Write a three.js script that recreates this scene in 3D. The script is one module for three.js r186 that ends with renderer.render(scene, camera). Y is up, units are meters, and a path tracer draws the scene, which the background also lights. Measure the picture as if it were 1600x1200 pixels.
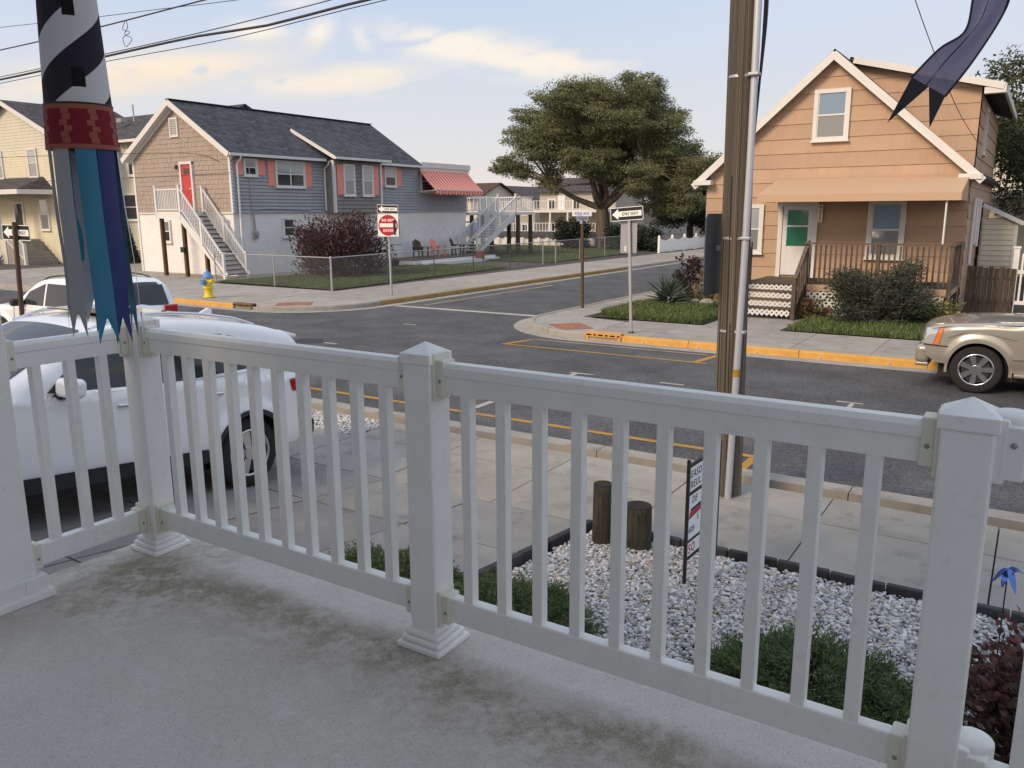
import * as THREE from 'three';
import { mergeGeometries } from 'three/addons/utils/BufferGeometryUtils.js';
import { RoundedBoxGeometry } from 'three/addons/geometries/RoundedBoxGeometry.js';

// ---------- camera, sky, sun, exposure ----------
const scene = new THREE.Scene();
const camera = new THREE.PerspectiveCamera(50.48, 1024 / 768, 0.05, 3000);
camera.position.set(0, 3, 0);
camera.rotation.order = 'YXZ';
camera.rotation.set(THREE.MathUtils.degToRad(-11.94), THREE.MathUtils.degToRad(32.74), THREE.MathUtils.degToRad(-0.315));
scene.add(camera);
const renderer = new THREE.WebGLRenderer({ antialias: true });
renderer.setSize(1024, 768);
renderer.toneMapping = THREE.LinearToneMapping;
renderer.toneMappingExposure = 1.98;
renderer.shadowMap.enabled = true;

let seed = 20231;
const rnd = () => { seed = (seed + 0x6d2b79f5) | 0; let t = Math.imul(seed ^ (seed >>> 15), 1 | seed); t = (t + Math.imul(t ^ (t >>> 7), 61 | t)) ^ t; return ((t ^ (t >>> 14)) >>> 0) / 4294967296; };
const rr = (a, b) => a + (b - a) * rnd();
const clamp = (x, a = 0, b = 1) => Math.min(b, Math.max(a, x));
const mix = (a, b, t) => a + (b - a) * t;
const sstep = (a, b, x) => { const t = clamp((x - a) / (b - a)); return t * t * (3 - 2 * t); };
function valueNoise(p) {
  const g = new Float32Array(p * p).map(() => rnd());
  return (x, y) => {
    const xi = Math.floor(x), yi = Math.floor(y), fx = x - xi, fy = y - yi, a = ((xi % p) + p) % p, b = ((yi % p) + p) % p, c = (a + 1) % p, d = (b + 1) % p;
    const sx = fx * fx * (3 - 2 * fx), sy = fy * fy * (3 - 2 * fy);
    return mix(mix(g[b * p + a], g[b * p + c], sx), mix(g[d * p + a], g[d * p + c], sx), sy);
  };
}
const N = [8, 16, 32, 64, 128, 256].map(valueNoise);
// tileable fbm on the unit square; s = first octave index
const fbm = (u, v, s = 0, n = 4) => { let a = 0.5, t = 0, w = 0; for (let k = s; k < Math.min(6, s + n); k++) { const p = 8 << k; t += a * N[k](u * p, v * p); w += a; a *= 0.55; } return t / w; };

{ // evening sky: pale blue above, cream and pink near the horizon, thin cirrus streaks
  const W = 2048, H = 1024, data = new Float32Array(W * H * 4);
  const yaw0 = Math.atan2(-Math.cos(THREE.MathUtils.degToRad(32.74)), -Math.sin(THREE.MathUtils.degToRad(32.74)));
  // streaks: azimuth right of the street view (deg), elevation (deg), half length, half thickness, tilt, strength, warmth
  const st = [[-22, 8.7, 6.5, 0.85, 0.13, 0.9, 0.8], [-27, 7.2, 5, 0.7, 0.06, 0.6, 1], [-12, 8.2, 5.5, 0.7, 0.05, 0.75, 0.6], [-9, 9.0, 3, 0.45, 0.02, 0.6, 0.5], [-3.5, 10.6, 4.4, 1.0, -0.1, 1.0, 0.3], [2.5, 9.5, 4.2, 0.85, -0.03, 0.95, 0.35], [-0.5, 9.6, 3, 0.5, -0.2, 0.5, 0.3], [-16.2, 11.1, 1.8, 0.55, 0.02, 0.9, 0.25], [-12.4, 11.2, 0.9, 0.7, 0.4, 0.8, 0.25], [-13.6, 12.9, 1.5, 0.4, 0.1, 0.5, 0.2], [-9.8, 11, 0.6, 0.6, -0.5, 0.5, 0.2], [-33, 13, 5, 0.9, 0.1, 0.5, 0.4], [-8, 16, 4, 0.6, 0.05, 0.4, 0.1]];
  for (let k = 0; k < 60; k++) { const a = rr(-180, 180); if (a < 30 && a > -36) { rnd(); continue; } st.push([a, rr(6, 30), rr(3, 9), rr(0.5, 1.2), rr(-0.12, 0.12), rr(0.4, 0.9), rr(0.2, 0.9)]); }
  for (let j = 0; j < H; j++) {
    const el = ((j + 0.5) / H - 0.5) * Math.PI, e = el * 57.2958;
    for (let i = 0; i < W; i++) {
      const th = ((i + 0.5) / W - 0.5) * 2 * Math.PI;
      let az = (th - yaw0) * 57.2958; az = ((az + 540) % 360) - 180;
      const o = (j * W + i) * 4, ee = Math.max(0, e);
      const west = 0.5 + 0.5 * Math.cos((az + 140) / 57.2958);          // sunset side, behind and left of the street view
      let r, g, b;
      const t1 = sstep(0, 5, ee), t2 = sstep(3, 16, ee), t3 = sstep(12, 70, ee);
      r = mix(mix(mix(0.63, 0.53, t1), 0.395, t2), 0.47, t3); g = mix(mix(mix(0.525, 0.54, t1), 0.475, t2), 0.54, t3); b = mix(mix(mix(0.485, 0.55, t1), 0.61, t2), 0.66, t3);
      const pale = sstep(-5, 35, az) * sstep(95, 40, az) * (1 - t3) * 0.5 * t2; r = mix(r, 0.55, pale); g = mix(g, 0.575, pale); b = mix(b, 0.63, pale);
      const glow = west * west * west * Math.exp(-ee / 22); r += 0.7 * glow; g += 0.4 * glow; b += 0.16 * glow;
      if (e > 0.5 && e < 50) {
        let cl = 0, wm = 0;
        for (const s of st) {
          let dx = az - s[0]; if (dx > 180) dx -= 360; if (dx < -180) dx += 360;
          if (Math.abs(dx) > s[2] * 1.5) continue;
          const dy = e - s[1] - dx * s[4]; if (Math.abs(dy) > s[3] * 3) continue;
          const d = (dx / s[2]) ** 2 + (dy / s[3]) ** 2; if (d > 3.2) continue;
          const n = fbm(az / 34 + s[0] * 0.13, e / 8 + s[1] * 0.31 - dx * 0.02, 1, 5), n2 = fbm(az / 90 + 0.3, e / 14 + 0.7 * s[1], 0, 3);
          const c = s[5] * Math.exp(-d * 0.9) * sstep(0.38, 0.56, n * 0.7 + n2 * 0.3 + 0.16 * Math.exp(-d)); cl = 1 - (1 - cl) * (1 - c); wm = Math.max(wm, s[6]);
        }
        const cr = mix(0.68, 0.7, wm), cg = mix(0.65, 0.59, wm), cb = mix(0.61, 0.46, wm); cl = clamp(cl * 1.25);
        r = mix(r, cr, cl); g = mix(g, cg, cl); b = mix(b, cb, cl);
      }
      if (e < 0) { const k = clamp(-e / 3); r = mix(r, 0.2, k); g = mix(g, 0.2, k); b = mix(b, 0.19, k); }
      data[o] = r * 0.72; data[o + 1] = g * 0.72; data[o + 2] = b * 0.72; data[o + 3] = 1;
    }
  }
  const sky = new THREE.DataTexture(data, W, H, THREE.RGBAFormat, THREE.FloatType);
  sky.mapping = THREE.EquirectangularReflectionMapping; sky.magFilter = THREE.LinearFilter; sky.minFilter = THREE.LinearFilter; sky.wrapS = THREE.RepeatWrapping; sky.needsUpdate = true;
  scene.background = sky; scene.environment = sky;
}
const sun = new THREE.DirectionalLight(new THREE.Color(1.0, 0.78, 0.55), 1.5);
sun.position.set(-38, 57, 60); sun.target.position.set(-10, 0, -20);
sun.castShadow = true; sun.shadow.radius = 36; sun.shadow.mapSize.set(2048, 2048);
Object.assign(sun.shadow.camera, { left: -70, right: 70, top: 70, bottom: -70, near: 1, far: 300 });
scene.add(sun, sun.target);

// ---------- helpers ----------
const used = {};
const numbered = (n) => { const k = used[n] = (used[n] ?? -1) + 1; return k ? n + '_' + String(k).padStart(3, '0') : n; };
function thing(name, label, category, p = [0, 0, 0], ry = 0, group) {
  const o = new THREE.Group(); o.name = numbered(name); o.position.set(...p); o.rotation.y = ry; o.userData = { label, category }; if (group) o.userData.group = group; scene.add(o); return o;
}
function tag(o, label, category, group) { o.userData.label = label; o.userData.category = category; if (group) o.userData.group = group; return o; }
function clean(g) { const h = g.index ? g.toNonIndexed() : g; for (const k of Object.keys(h.attributes)) if (!['position', 'normal', 'uv', 'color'].includes(k)) h.deleteAttribute(k); if (!h.attributes.uv) h.setAttribute('uv', new THREE.BufferAttribute(new Float32Array(h.attributes.position.count * 2), 2)); h.morphAttributes = {}; return h; }
function join(gs) { if (!Array.isArray(gs)) return gs; if (gs.length === 1) return gs[0]; return mergeGeometries(gs.map(clean)); }
function part(name, gs, m, parent) { const o = new THREE.Mesh(join(gs), m); o.name = parent === undefined ? numbered(name) : name; o.castShadow = o.receiveShadow = true; (parent ?? scene).add(o); return o; }
function stuffPart(name, gs, m, parent) { const o = part(name, gs, m, parent); o.userData.kind = 'stuff'; return o; }
function structure(name, gs, m) { const o = part(name, gs, m); o.userData = { kind: 'structure', label: name.replace(/_/g, ' '), category: 'ground' }; return o; }
// metric box-projected uv
function muv(g, s = 1, ox = 0, oy = 0) {
  if (g.index) g = g.toNonIndexed();
  const p = g.attributes.position, n = g.attributes.normal, uv = new Float32Array(p.count * 2);
  for (let i = 0; i < p.count; i++) {
    const ax = Math.abs(n.getX(i)), ay = Math.abs(n.getY(i)), az = Math.abs(n.getZ(i)), x = p.getX(i), y = p.getY(i), z = p.getZ(i);
    let u, v; if (ay >= ax && ay >= az) { u = x; v = z; } else if (ax >= az) { u = z; v = y; } else { u = x; v = y; }
    uv[i * 2] = (u + ox) * s; uv[i * 2 + 1] = (v + oy) * s;
  }
  g.setAttribute('uv', new THREE.BufferAttribute(uv, 2)); return g;
}
const bx = (w, h, d, x = 0, y = 0, z = 0, ry = 0) => { const g = new THREE.BoxGeometry(w, h, d); if (ry) g.rotateY(ry); return g.translate(x, y, z); };
const rbx = (w, h, d, r, x = 0, y = 0, z = 0, seg = 2) => new RoundedBoxGeometry(w, h, d, seg, r).translate(x, y, z);
const box2 = (x0, x1, y0, y1, z0, z1) => bx(x1 - x0, y1 - y0, z1 - z0, (x0 + x1) / 2, (y0 + y1) / 2, (z0 + z1) / 2);
const V = (x, y, z) => new THREE.Vector3(x, y, z);
function orient(g, a, b) { // geometry along +y from 0..len placed from a to b
  const d = V(b[0] - a[0], b[1] - a[1], b[2] - a[2]), L = d.length(); d.normalize();
  return g.applyQuaternion(new THREE.Quaternion().setFromUnitVectors(V(0, 1, 0), d)).translate(...a);
}
const bar = (a, b, r0, r1 = r0, seg = 8) => { const L = Math.hypot(b[0] - a[0], b[1] - a[1], b[2] - a[2]); return orient(new THREE.CylinderGeometry(r1, r0, L, seg, 1).translate(0, L / 2, 0), a, b); };
function beam(a, b, w, h) { // box from a to b, width horizontal w, height h (kept upright)
  const d = V(b[0] - a[0], b[1] - a[1], b[2] - a[2]), L = d.length(), g = new THREE.BoxGeometry(L, h, w);
  const x = d.normalize(), z = new THREE.Vector3().crossVectors(x, V(0, 1, 0)).normalize(), y = new THREE.Vector3().crossVectors(z, x);
  return g.applyMatrix4(new THREE.Matrix4().makeBasis(x, y, z)).translate((a[0] + b[0]) / 2, (a[1] + b[1]) / 2, (a[2] + b[2]) / 2);
}
const tubePts = (pts, r, seg = 24, rs = 6) => new THREE.TubeGeometry(new THREE.CatmullRomCurve3(pts.map((p) => V(...p))), seg, r, rs);
const shape = (pts) => new THREE.Shape(pts.map((p) => new THREE.Vector2(p[0], p[1])));
const extr = (pts, depth, bevel = 0) => new THREE.ExtrudeGeometry(shape(pts), { depth, bevelEnabled: bevel > 0, bevelSize: bevel, bevelThickness: bevel, bevelSegments: 2, steps: 1 });
const flat = (pts, y) => new THREE.ShapeGeometry(shape(pts.map(([x, z]) => [x, -z])), 24).rotateX(-Math.PI / 2).translate(0, y, 0);
function quadGeo(vs) { // list of quads [a,b,c,d] ccw
  const P = [], U = []; for (const [a, b, c, d] of vs) { P.push(...a, ...b, ...c, ...a, ...c, ...d); U.push(0, 0, 1, 0, 1, 1, 0, 0, 1, 1, 0, 1); }
  const g = new THREE.BufferGeometry(); g.setAttribute('position', new THREE.Float32BufferAttribute(P, 3)); g.setAttribute('uv', new THREE.Float32BufferAttribute(U, 2)); g.computeVertexNormals(); return g;
}
function gridGeo(nu, nv, f, uvs = [1, 1]) { // f(u,v) -> [x,y,z]
  const P = [], U = [], I = [];
  for (let j = 0; j <= nv; j++) for (let i = 0; i <= nu; i++) { P.push(...f(i / nu, j / nv)); U.push(i / nu * uvs[0], j / nv * uvs[1]); }
  for (let j = 0; j < nv; j++) for (let i = 0; i < nu; i++) { const a = j * (nu + 1) + i, b = a + 1, c = a + nu + 1, d = c + 1; I.push(a, b, d, a, d, c); }
  const g = new THREE.BufferGeometry(); g.setAttribute('position', new THREE.Float32BufferAttribute(P, 3)); g.setAttribute('uv', new THREE.Float32BufferAttribute(U, 2)); g.setIndex(I); g.computeVertexNormals(); return g;
}
// ---------- textures and materials ----------
function tex(w, h, f, srgb = true, rep) {
  const d = new Uint8Array(w * h * 4);
  for (let j = 0; j < h; j++) for (let i = 0; i < w; i++) { const c = f(i / w, j / h, i, j), o = (j * w + i) * 4; if (typeof c === 'number') d[o] = d[o + 1] = d[o + 2] = clamp(c, 0, 255); else { d[o] = clamp(c[0], 0, 255); d[o + 1] = clamp(c[1], 0, 255); d[o + 2] = clamp(c[2], 0, 255); } d[o + 3] = 255; }
  const t = new THREE.DataTexture(d, w, h); t.wrapS = t.wrapT = THREE.RepeatWrapping; t.magFilter = THREE.LinearFilter; t.minFilter = THREE.LinearMipmapLinearFilter; t.generateMipmaps = true; if (srgb) t.colorSpace = THREE.SRGBColorSpace; if (rep) t.repeat.set(...rep); t.needsUpdate = true; return t;
}
function canvasTex(w, h, draw) { const c = document.createElement('canvas'); c.width = w; c.height = h; draw(c.getContext('2d'), w, h); const t = new THREE.CanvasTexture(c); t.colorSpace = THREE.SRGBColorSpace; t.magFilter = THREE.LinearFilter; return t; }
const C = (r, g, b) => new THREE.Color().setRGB(r, g, b);
const std = (c, rough = 0.8, o = {}) => new THREE.MeshStandardMaterial({ color: c, roughness: rough, side: THREE.DoubleSide, ...o });
const phys = (c, rough, o = {}) => new THREE.MeshPhysicalMaterial({ color: c, roughness: rough, side: THREE.DoubleSide, ...o });
const grey = (v) => [v, v, v];
const T = {};
T.asphalt = tex(1024, 1024, (u, v) => { const n = fbm(u, v, 0, 3), s = rnd(), f = N[5](u * 256, v * 256); let g = 82 + 36 * (n - 0.5) + 34 * (f - 0.5) + (s > 0.93 ? 34 : s < 0.1 ? -22 : 0); return [g, g, g * 1.01]; });
T.asphaltB = tex(512, 512, (u, v) => 128 + 150 * (rnd() - 0.5) * N[4](u * 128, v * 128), false);
T.concrete = tex(1024, 1024, (u, v) => { const n = fbm(u, v, 0, 5), m = fbm(u + 0.4, v + 0.2, 1, 4), s = rnd(); let g = 196 + 34 * (n - 0.5) + (s > 0.96 ? 16 : s < 0.06 ? -30 : 10 * (s - 0.5)) - 22 * sstep(0.55, 0.85, m); return [g, g * 0.975, g * 0.93]; });
T.concreteB = tex(512, 512, (u, v) => 128 + 90 * (fbm(u, v, 2, 4) - 0.5) + 50 * (rnd() - 0.5), false);
T.wood = tex(256, 1024, (u, v) => { const w = fbm(u * 2, v * 0.12, 2, 4), f = N[5](u * 256, v * 10), k = fbm(u, v * 0.5, 0, 3); const g = 0.62 + 0.5 * (w - 0.5) + 0.38 * (f - 0.5) + 0.3 * (k - 0.5); return [g * 205, g * 198, g * 188]; });
T.woodB = tex(256, 1024, (u, v) => 128 + 170 * (fbm(u * 2, v * 0.1, 2, 4) - 0.5) + 110 * (N[5](u * 256, v * 8) - 0.5), false);
T.bark = tex(256, 512, (u, v) => { const w = fbm(u, v * 0.3, 1, 4); const g = 0.55 + 1.0 * (w - 0.5); return [g * 190, g * 178, g * 160]; });
T.shingle = tex(1024, 1024, (u, v, i, j) => { const rows = 16, r = Math.floor(v * rows), fy = v * rows - r, off = (r * 0.37) % 1, cols = 10, t = u * cols + off, c = Math.floor(t), fx = t - c; const hsh = N[2]((c % cols) * 3.7 + 0.5, r * 2.3 + 0.5); let g = 0.75 + 0.4 * (hsh - 0.5) + 0.35 * (rnd() - 0.5); if (fy < 0.08) g *= 0.6; if (fx < 0.03) g *= 0.75; return [g * 205, g * 207, g * 212]; });
T.paint = tex(512, 512, (u, v) => { const n = fbm(u, v * 0.5, 0, 5), m = fbm(u * 2, v * 0.2, 1, 3); return grey(240 + 18 * (n - 0.5) + 8 * (m - 0.5) + 6 * (rnd() - 0.5)); });
T.plaster = tex(512, 512, (u, v) => { const n = fbm(u, v, 0, 5), m = fbm(u, v, 2, 4); return grey(238 + 20 * (n - 0.5) + 12 * (m - 0.5)); });
T.soil = tex(512, 512, (u, v) => { const n = fbm(u, v, 1, 5), g = 0.6 + 0.9 * (n - 0.5) + 0.25 * (rnd() - 0.5); return [g * 190, g * 180, g * 160]; });
T.leaf = tex(256, 256, (u, v) => grey(215 + 70 * (fbm(u, v, 1, 4) - 0.5)));
T.vinyl = tex(512, 512, (u, v) => { const n = fbm(u, v, 0, 4), m = fbm(u + 0.3, v, 2, 4); const d = 7 * sstep(0.6, 0.85, m); return [246 + 8 * (n - 0.5) - d, 246 + 8 * (n - 0.5) - d, 243 + 8 * (n - 0.5) - d * 1.25]; });
T.chip = tex(512, 512, (u, v) => { const n = fbm(u, v, 2, 4), m = fbm(u, v, 0, 4), c = sstep(0.66, 0.72, n * 0.75 + m * 0.3), g = 1 + 0.25 * (m - 0.5); return [mix(222 * g, 165, c), mix(168 * g, 158, c), mix(84 * g, 148, c)]; });
const withRep = (t, x, y) => { const c = t.clone(); c.repeat.set(x, y); c.needsUpdate = true; return c; };
const chipT = withRep(T.chip, 1 / 1.3, 1 / 1.3);
const asphaltT = withRep(T.asphalt, 1 / 6, 1 / 6), asphaltBT = withRep(T.asphaltB, 1, 1), concT = withRep(T.concrete, 1 / 3.2, 1 / 3.2), concBT = withRep(T.concreteB, 1 / 1.1, 1 / 1.1), shT = withRep(T.shingle, 1 / 2.6, 1 / 2.6), paintT = withRep(T.paint, 1 / 2.2, 1 / 2.2), plT = withRep(T.plaster, 1 / 3, 1 / 3), woodT = withRep(T.wood, 2.5, 0.7), woodBT = withRep(T.woodB, 2.5, 0.7), vinT = withRep(T.vinyl, 1 / 0.7, 1 / 0.7), soilT = withRep(T.soil, 1 / 2, 1 / 2);
const M = {
  asphalt: std(C(0.9, 0.9, 0.92), 0.9, { map: asphaltT, bumpMap: asphaltBT, bumpScale: 0.004 }),
  concrete: [[1, 1, 1], [0.93, 0.92, 0.9], [0.98, 0.97, 0.96], [0.88, 0.87, 0.86], [0.95, 0.92, 0.87]].map((c) => std(C(...c.map((v) => v * 0.62)), 0.92, { map: concT, bumpMap: concBT, bumpScale: 0.002 })),
  driveway: [[1, 1, 1.02], [0.92, 0.92, 0.95], [0.97, 0.95, 0.95], [0.88, 0.87, 0.9]].map((c) => std(C(...c.map((v) => v * 0.52)), 0.92, { map: concT, bumpMap: concBT, bumpScale: 0.002 })),
  joint: std(C(0.07, 0.065, 0.06), 1),
  soil: std(C(0.22, 0.18, 0.13), 1, { map: soilT }), turf: std(C(0.2, 0.25, 0.09), 1, { map: soilT }),
  orange: std(C(0.85, 0.85, 0.85), 0.8, { map: chipT }), fadedYellow: std(C(0.55, 0.4, 0.16), 0.85, { map: concT }), yellowLine: std(C(0.72, 0.42, 0.07), 0.8, { map: concT }), whiteLine: std(C(0.75, 0.75, 0.74), 0.8, { map: concT }), cream: std(C(0.66, 0.55, 0.34), 0.85, { map: concT }),
  tactile: std(C(0.55, 0.24, 0.16), 0.9, { map: concT }),
  vinyl: phys(C(0.93, 0.925, 0.915), 0.42, { map: vinT }), vinylOld: phys(C(0.8, 0.79, 0.69), 0.5, { map: vinT }), screw: std(C(0.3, 0.3, 0.3), 0.4, { metalness: 0.9 }),
  white: std(C(0.8, 0.8, 0.79), 0.6, { map: paintT }), trim: std(C(0.78, 0.77, 0.74), 0.6, { map: paintT }), whiteWall: std(C(0.9, 0.89, 0.87), 0.85, { map: plT }),
  tanPaint: [0.94, 1, 1.04].map((k) => std(C(0.54 * k, 0.37 * k, 0.25 * k), 0.8, { map: paintT })), awnTan: std(C(0.5, 0.345, 0.22), 0.85),
  shake: std(C(0.42, 0.345, 0.29), 0.85, { map: paintT }), blueSiding: std(C(0.39, 0.41, 0.445), 0.7, { map: paintT }), taupe: std(C(0.27, 0.255, 0.245), 0.7, { map: paintT }),
  yellowSiding: std(C(0.76, 0.7, 0.52), 0.75, { map: paintT }), creamSiding: std(C(0.72, 0.68, 0.56), 0.75, { map: paintT }),
  roof: std(C(0.165, 0.175, 0.205), 0.95, { map: shT }), roofBrown: std(C(0.19, 0.17, 0.165), 0.95, { map: shT }), roofRed: std(C(0.25, 0.13, 0.09), 0.95, { map: shT }),
  coral: std(C(0.8, 0.3, 0.23), 0.6), red: std(C(0.5, 0.05, 0.045), 0.5), green: phys(C(0.015, 0.2, 0.11), 0.12, { clearcoat: 1 }),
  glass: phys(C(0.035, 0.04, 0.045), 0.04, { ior: 1.5 }), curtain: phys(C(0.32, 0.36, 0.38), 0.08, { clearcoat: 1 }), blind: phys(C(0.2, 0.22, 0.23), 0.08, { clearcoat: 1 }), blueGlass: phys(C(0.16, 0.26, 0.36), 0.06, { clearcoat: 1 }),
  pole: std(C(0.72, 0.64, 0.54), 0.95, { map: withRep(T.wood, 3, 0.35), bumpMap: withRep(T.woodB, 3, 0.35), bumpScale: 0.02 }), greenWood: std(C(0.36, 0.35, 0.25), 0.95, { map: withRep(T.wood, 3, 1), bumpMap: withRep(T.woodB, 3, 1), bumpScale: 0.015 }),
  greyWood: [0.85, 1, 1.15].map((k) => std(C(0.5 * k, 0.42 * k, 0.35 * k), 0.95, { map: woodT, bumpMap: woodBT, bumpScale: 0.004 })), brownWood: std(C(0.42, 0.25, 0.13), 0.85, { map: woodT }),
  steel: std(C(0.42, 0.43, 0.44), 0.5, { metalness: 0.6 }), conduit: std(C(0.5, 0.52, 0.55), 0.45, { metalness: 0.3 }), dark: std(C(0.02, 0.02, 0.022), 0.6), darkGrey: std(C(0.07, 0.075, 0.085), 0.6), wire: std(C(0.03, 0.03, 0.035), 0.7),
  rubber: std(C(0.018, 0.018, 0.018), 0.85), chrome: std(C(0.75, 0.75, 0.76), 0.18, { metalness: 1 }), alloy: std(C(0.6, 0.6, 0.61), 0.3, { metalness: 0.9 }), plastic: std(C(0.03, 0.03, 0.032), 0.7), lampRed: phys(C(0.4, 0.01, 0.015), 0.1, { clearcoat: 1 }), lampClear: phys(C(0.6, 0.6, 0.6), 0.08, { clearcoat: 1, metalness: 0.4 }), lampAmber: phys(C(0.75, 0.2, 0.03), 0.12, { clearcoat: 1 }),
  edging: [0.8, 1, 1.25].map((k) => std(C(0.085 * k, 0.085 * k, 0.095 * k), 0.9, { map: concT })),
};

// ---------- ground, roads, kerbs, pavements ----------
const G0 = 0.14, slope = 0.105, yardY = (z) => (z > -6.42 ? G0 + slope * (z + 6.42) : G0);
structure('ground', muv(new THREE.PlaneGeometry(1600, 1600).rotateX(-Math.PI / 2).translate(0, -0.12, -300)), M.soil);
const arc = (cx, cz, r, a0, a1, n = 14) => Array.from({ length: n + 1 }, (_, i) => { const a = a0 + (a1 - a0) * i / n; return [cx + r * Math.cos(a), cz + r * Math.sin(a)]; });
const H2 = Math.PI / 2;
const roadPts = [[-160, -8.6], [70, -8.6], [70, -16.8], ...arc(-9, -20, 3.2, H2, Math.PI), [-12.2, -170], [-17.7, -170], ...arc(-20.8, -19.9, 3.1, 0, H2), [-160, -16.8]];
structure('road', muv(flat(roadPts, 0)), M.asphalt);
const pathR = [[70, -17.2], [-9, -17.2], ...arc(-9, -20, 2.8, H2, Math.PI).slice(1), [-11.8, -170]];
const pathL = [[-18.1, -170], ...arc(-20.8, -19.9, 2.7, 0, H2), [-160, -17.2]];
const pathN = [[-160, -8.6], [70, -8.6]];
function lens(p) { const s = [0]; for (let i = 1; i < p.length; i++) s.push(s[i - 1] + Math.hypot(p[i][0] - p[i - 1][0], p[i][1] - p[i - 1][1])); return s; }
function subPath(p, a, b) { const s = lens(p), at = (t) => { let i = 1; while (i < p.length - 1 && s[i] < t) i++; const k = (t - s[i - 1]) / (s[i] - s[i - 1]); return [mix(p[i - 1][0], p[i][0], k), mix(p[i - 1][1], p[i][1], k)]; }; return [at(a), ...p.filter((_, i) => s[i] > a + 0.02 && s[i] < b - 0.02), at(b)]; }
function sweep(p, o0, o1, y0, y1, bev = 0) { // strip along p between offsets o0<o1 (inward normal), with faces
  const nrm = p.map((q, i) => { const a = p[Math.max(0, i - 1)], b = p[Math.min(p.length - 1, i + 1)], dx = b[0] - a[0], dz = b[1] - a[1], l = Math.hypot(dx, dz); return [-dz / l, dx / l]; });
  const at = (i, o, y) => [p[i][0] + nrm[i][0] * o, y, p[i][1] + nrm[i][1] * o], q = [];
  const prof = bev ? [[o0, y0], [o0 + bev * 0.3, y1 - bev], [o0 + bev, y1], [o1, y1], [o1, y0]] : y1 > y0 ? [[o0, y0], [o0, y1], [o1, y1], [o1, y0]] : [[o0, y0], [o1, y0]];
  for (let i = 0; i < p.length - 1; i++) for (let k = 0; k < prof.length - 1; k++) q.push([at(i, ...prof[k]), at(i + 1, ...prof[k]), at(i + 1, ...prof[k + 1]), at(i, ...prof[k + 1])].reverse());
  if (y1 > y0) for (const i of [0, p.length - 1]) { q.push([at(i, o0, y0), at(i, o0 + bev * 0.3, y1 - bev), at(i, o1, y1), at(i, o1, y0)]); }
  return muv(quadGeo(q));
}
structure('gutter', [sweep(pathR, -0.4, 0, 0.004, 0.004), sweep(pathL, -0.4, 0, 0.004, 0.004)], M.concrete[2]);
const kerb = structure('kerb', [sweep(pathR, 0.02, 0.13, -0.1, 0.1), sweep(pathL, 0.02, 0.13, -0.1, 0.1), sweep(pathN, -0.13, -0.02, -0.1, 0.1)], M.concrete[3]);
function kerbRun(p, a, b, step, matOf, sgn = 1, h = G0 + 0.012) { for (let s = a; s < b - 0.05; s += step) { const e = Math.min(b, s + step) - 0.012, sp = subPath(p, s, e), mid = sp[Math.floor(sp.length / 2)]; part('kerb_stone', sgn > 0 ? sweep(sp, 0, 0.16, 0, h, 0.035) : sweep(sp, -0.25, 0, 0, h, 0), matOf(mid[0], mid[1]), kerb); } }
const sR = (x) => 70 - x; // along pathR on the main street
kerbRun(pathR, sR(8), sR(-8.02), 2.4, () => M.orange); kerbRun(pathR, sR(-8.98), sR(-8.98) + 1.2, 1.2, () => M.concrete[2]);
kerbRun(pathR, sR(-8.98) + 1.2, sR(-8.98) + 5.0, 1.9, () => M.concrete[1]); kerbRun(pathR, sR(-8.98) + 5, sR(-8.98) + 75, 3, () => M.concrete[2]); kerbRun(pathR, 0, sR(8), 6, () => M.concrete[0]);
kerbRun(pathL, 60, 170 - 19.9 - 20, 3, () => M.concrete[2]); kerbRun(pathL, 170 - 19.9 - 20, 170 - 19.9 - 0.3, 2.4, () => M.fadedYellow); kerbRun(pathL, 170 - 20.2, 170 - 19.9 + 4.1, 2.15, () => M.concrete[1]);
const sL = 170 - 19.9 + 2.7 * H2; kerbRun(pathL, sL + 0.95, sL + 5.6, 2.3, () => M.orange); kerbRun(pathL, sL + 5.6, sL + 40, 3, () => M.concrete[2]);
kerbRun(pathN, 60 + 0.0, 60 + 104, 2.9, (x) => M.concrete[Math.abs(Math.round(x)) % 3], -1, G0);
function drain(x0, x1, z, ry, label, m) { // kerb inlet with slots
  const t = thing('storm_drain', label, 'storm drain', [(x0 + x1) / 2, 0, z], ry); const w = x1 - x0;
  const fr = [box2(-w / 2, w / 2, 0.145, 0.19, -0.2, 0), box2(-w / 2, w / 2, 0.085, 0.105, -0.05, 0), box2(-w / 2, w / 2, -0.02, 0.018, -0.05, 0)];
  for (const k of [-0.5, -0.3, -0.17, 0.03, 0.17, 0.37, 0.5]) fr.push(box2(k * w - 0.025, k * w + 0.025, 0.1, 0.15, -0.05, -0.001)); for (const k of [-0.46, 0.46]) fr.push(box2(k * w - 0.035, k * w + 0.035, 0.015, 0.09, -0.05, -0.001));
  part('cast_frame', fr, m, t); part('inlet_hollow', box2(-w / 2 + 0.01, w / 2 - 0.01, 0, 0.15, -0.18, -0.1), M.dark, t);
}
drain(-8.96, -8.04, -17.19, 0, 'orange painted kerb storm drain with slots at the tactile ramp corner', M.orange);
drain(-21.72, -20.84, -17.19, 0, 'rusty kerb storm drain across from the yellow fire hydrant', std(C(0.3, 0.2, 0.1), 0.9, { map: concT }));
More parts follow.
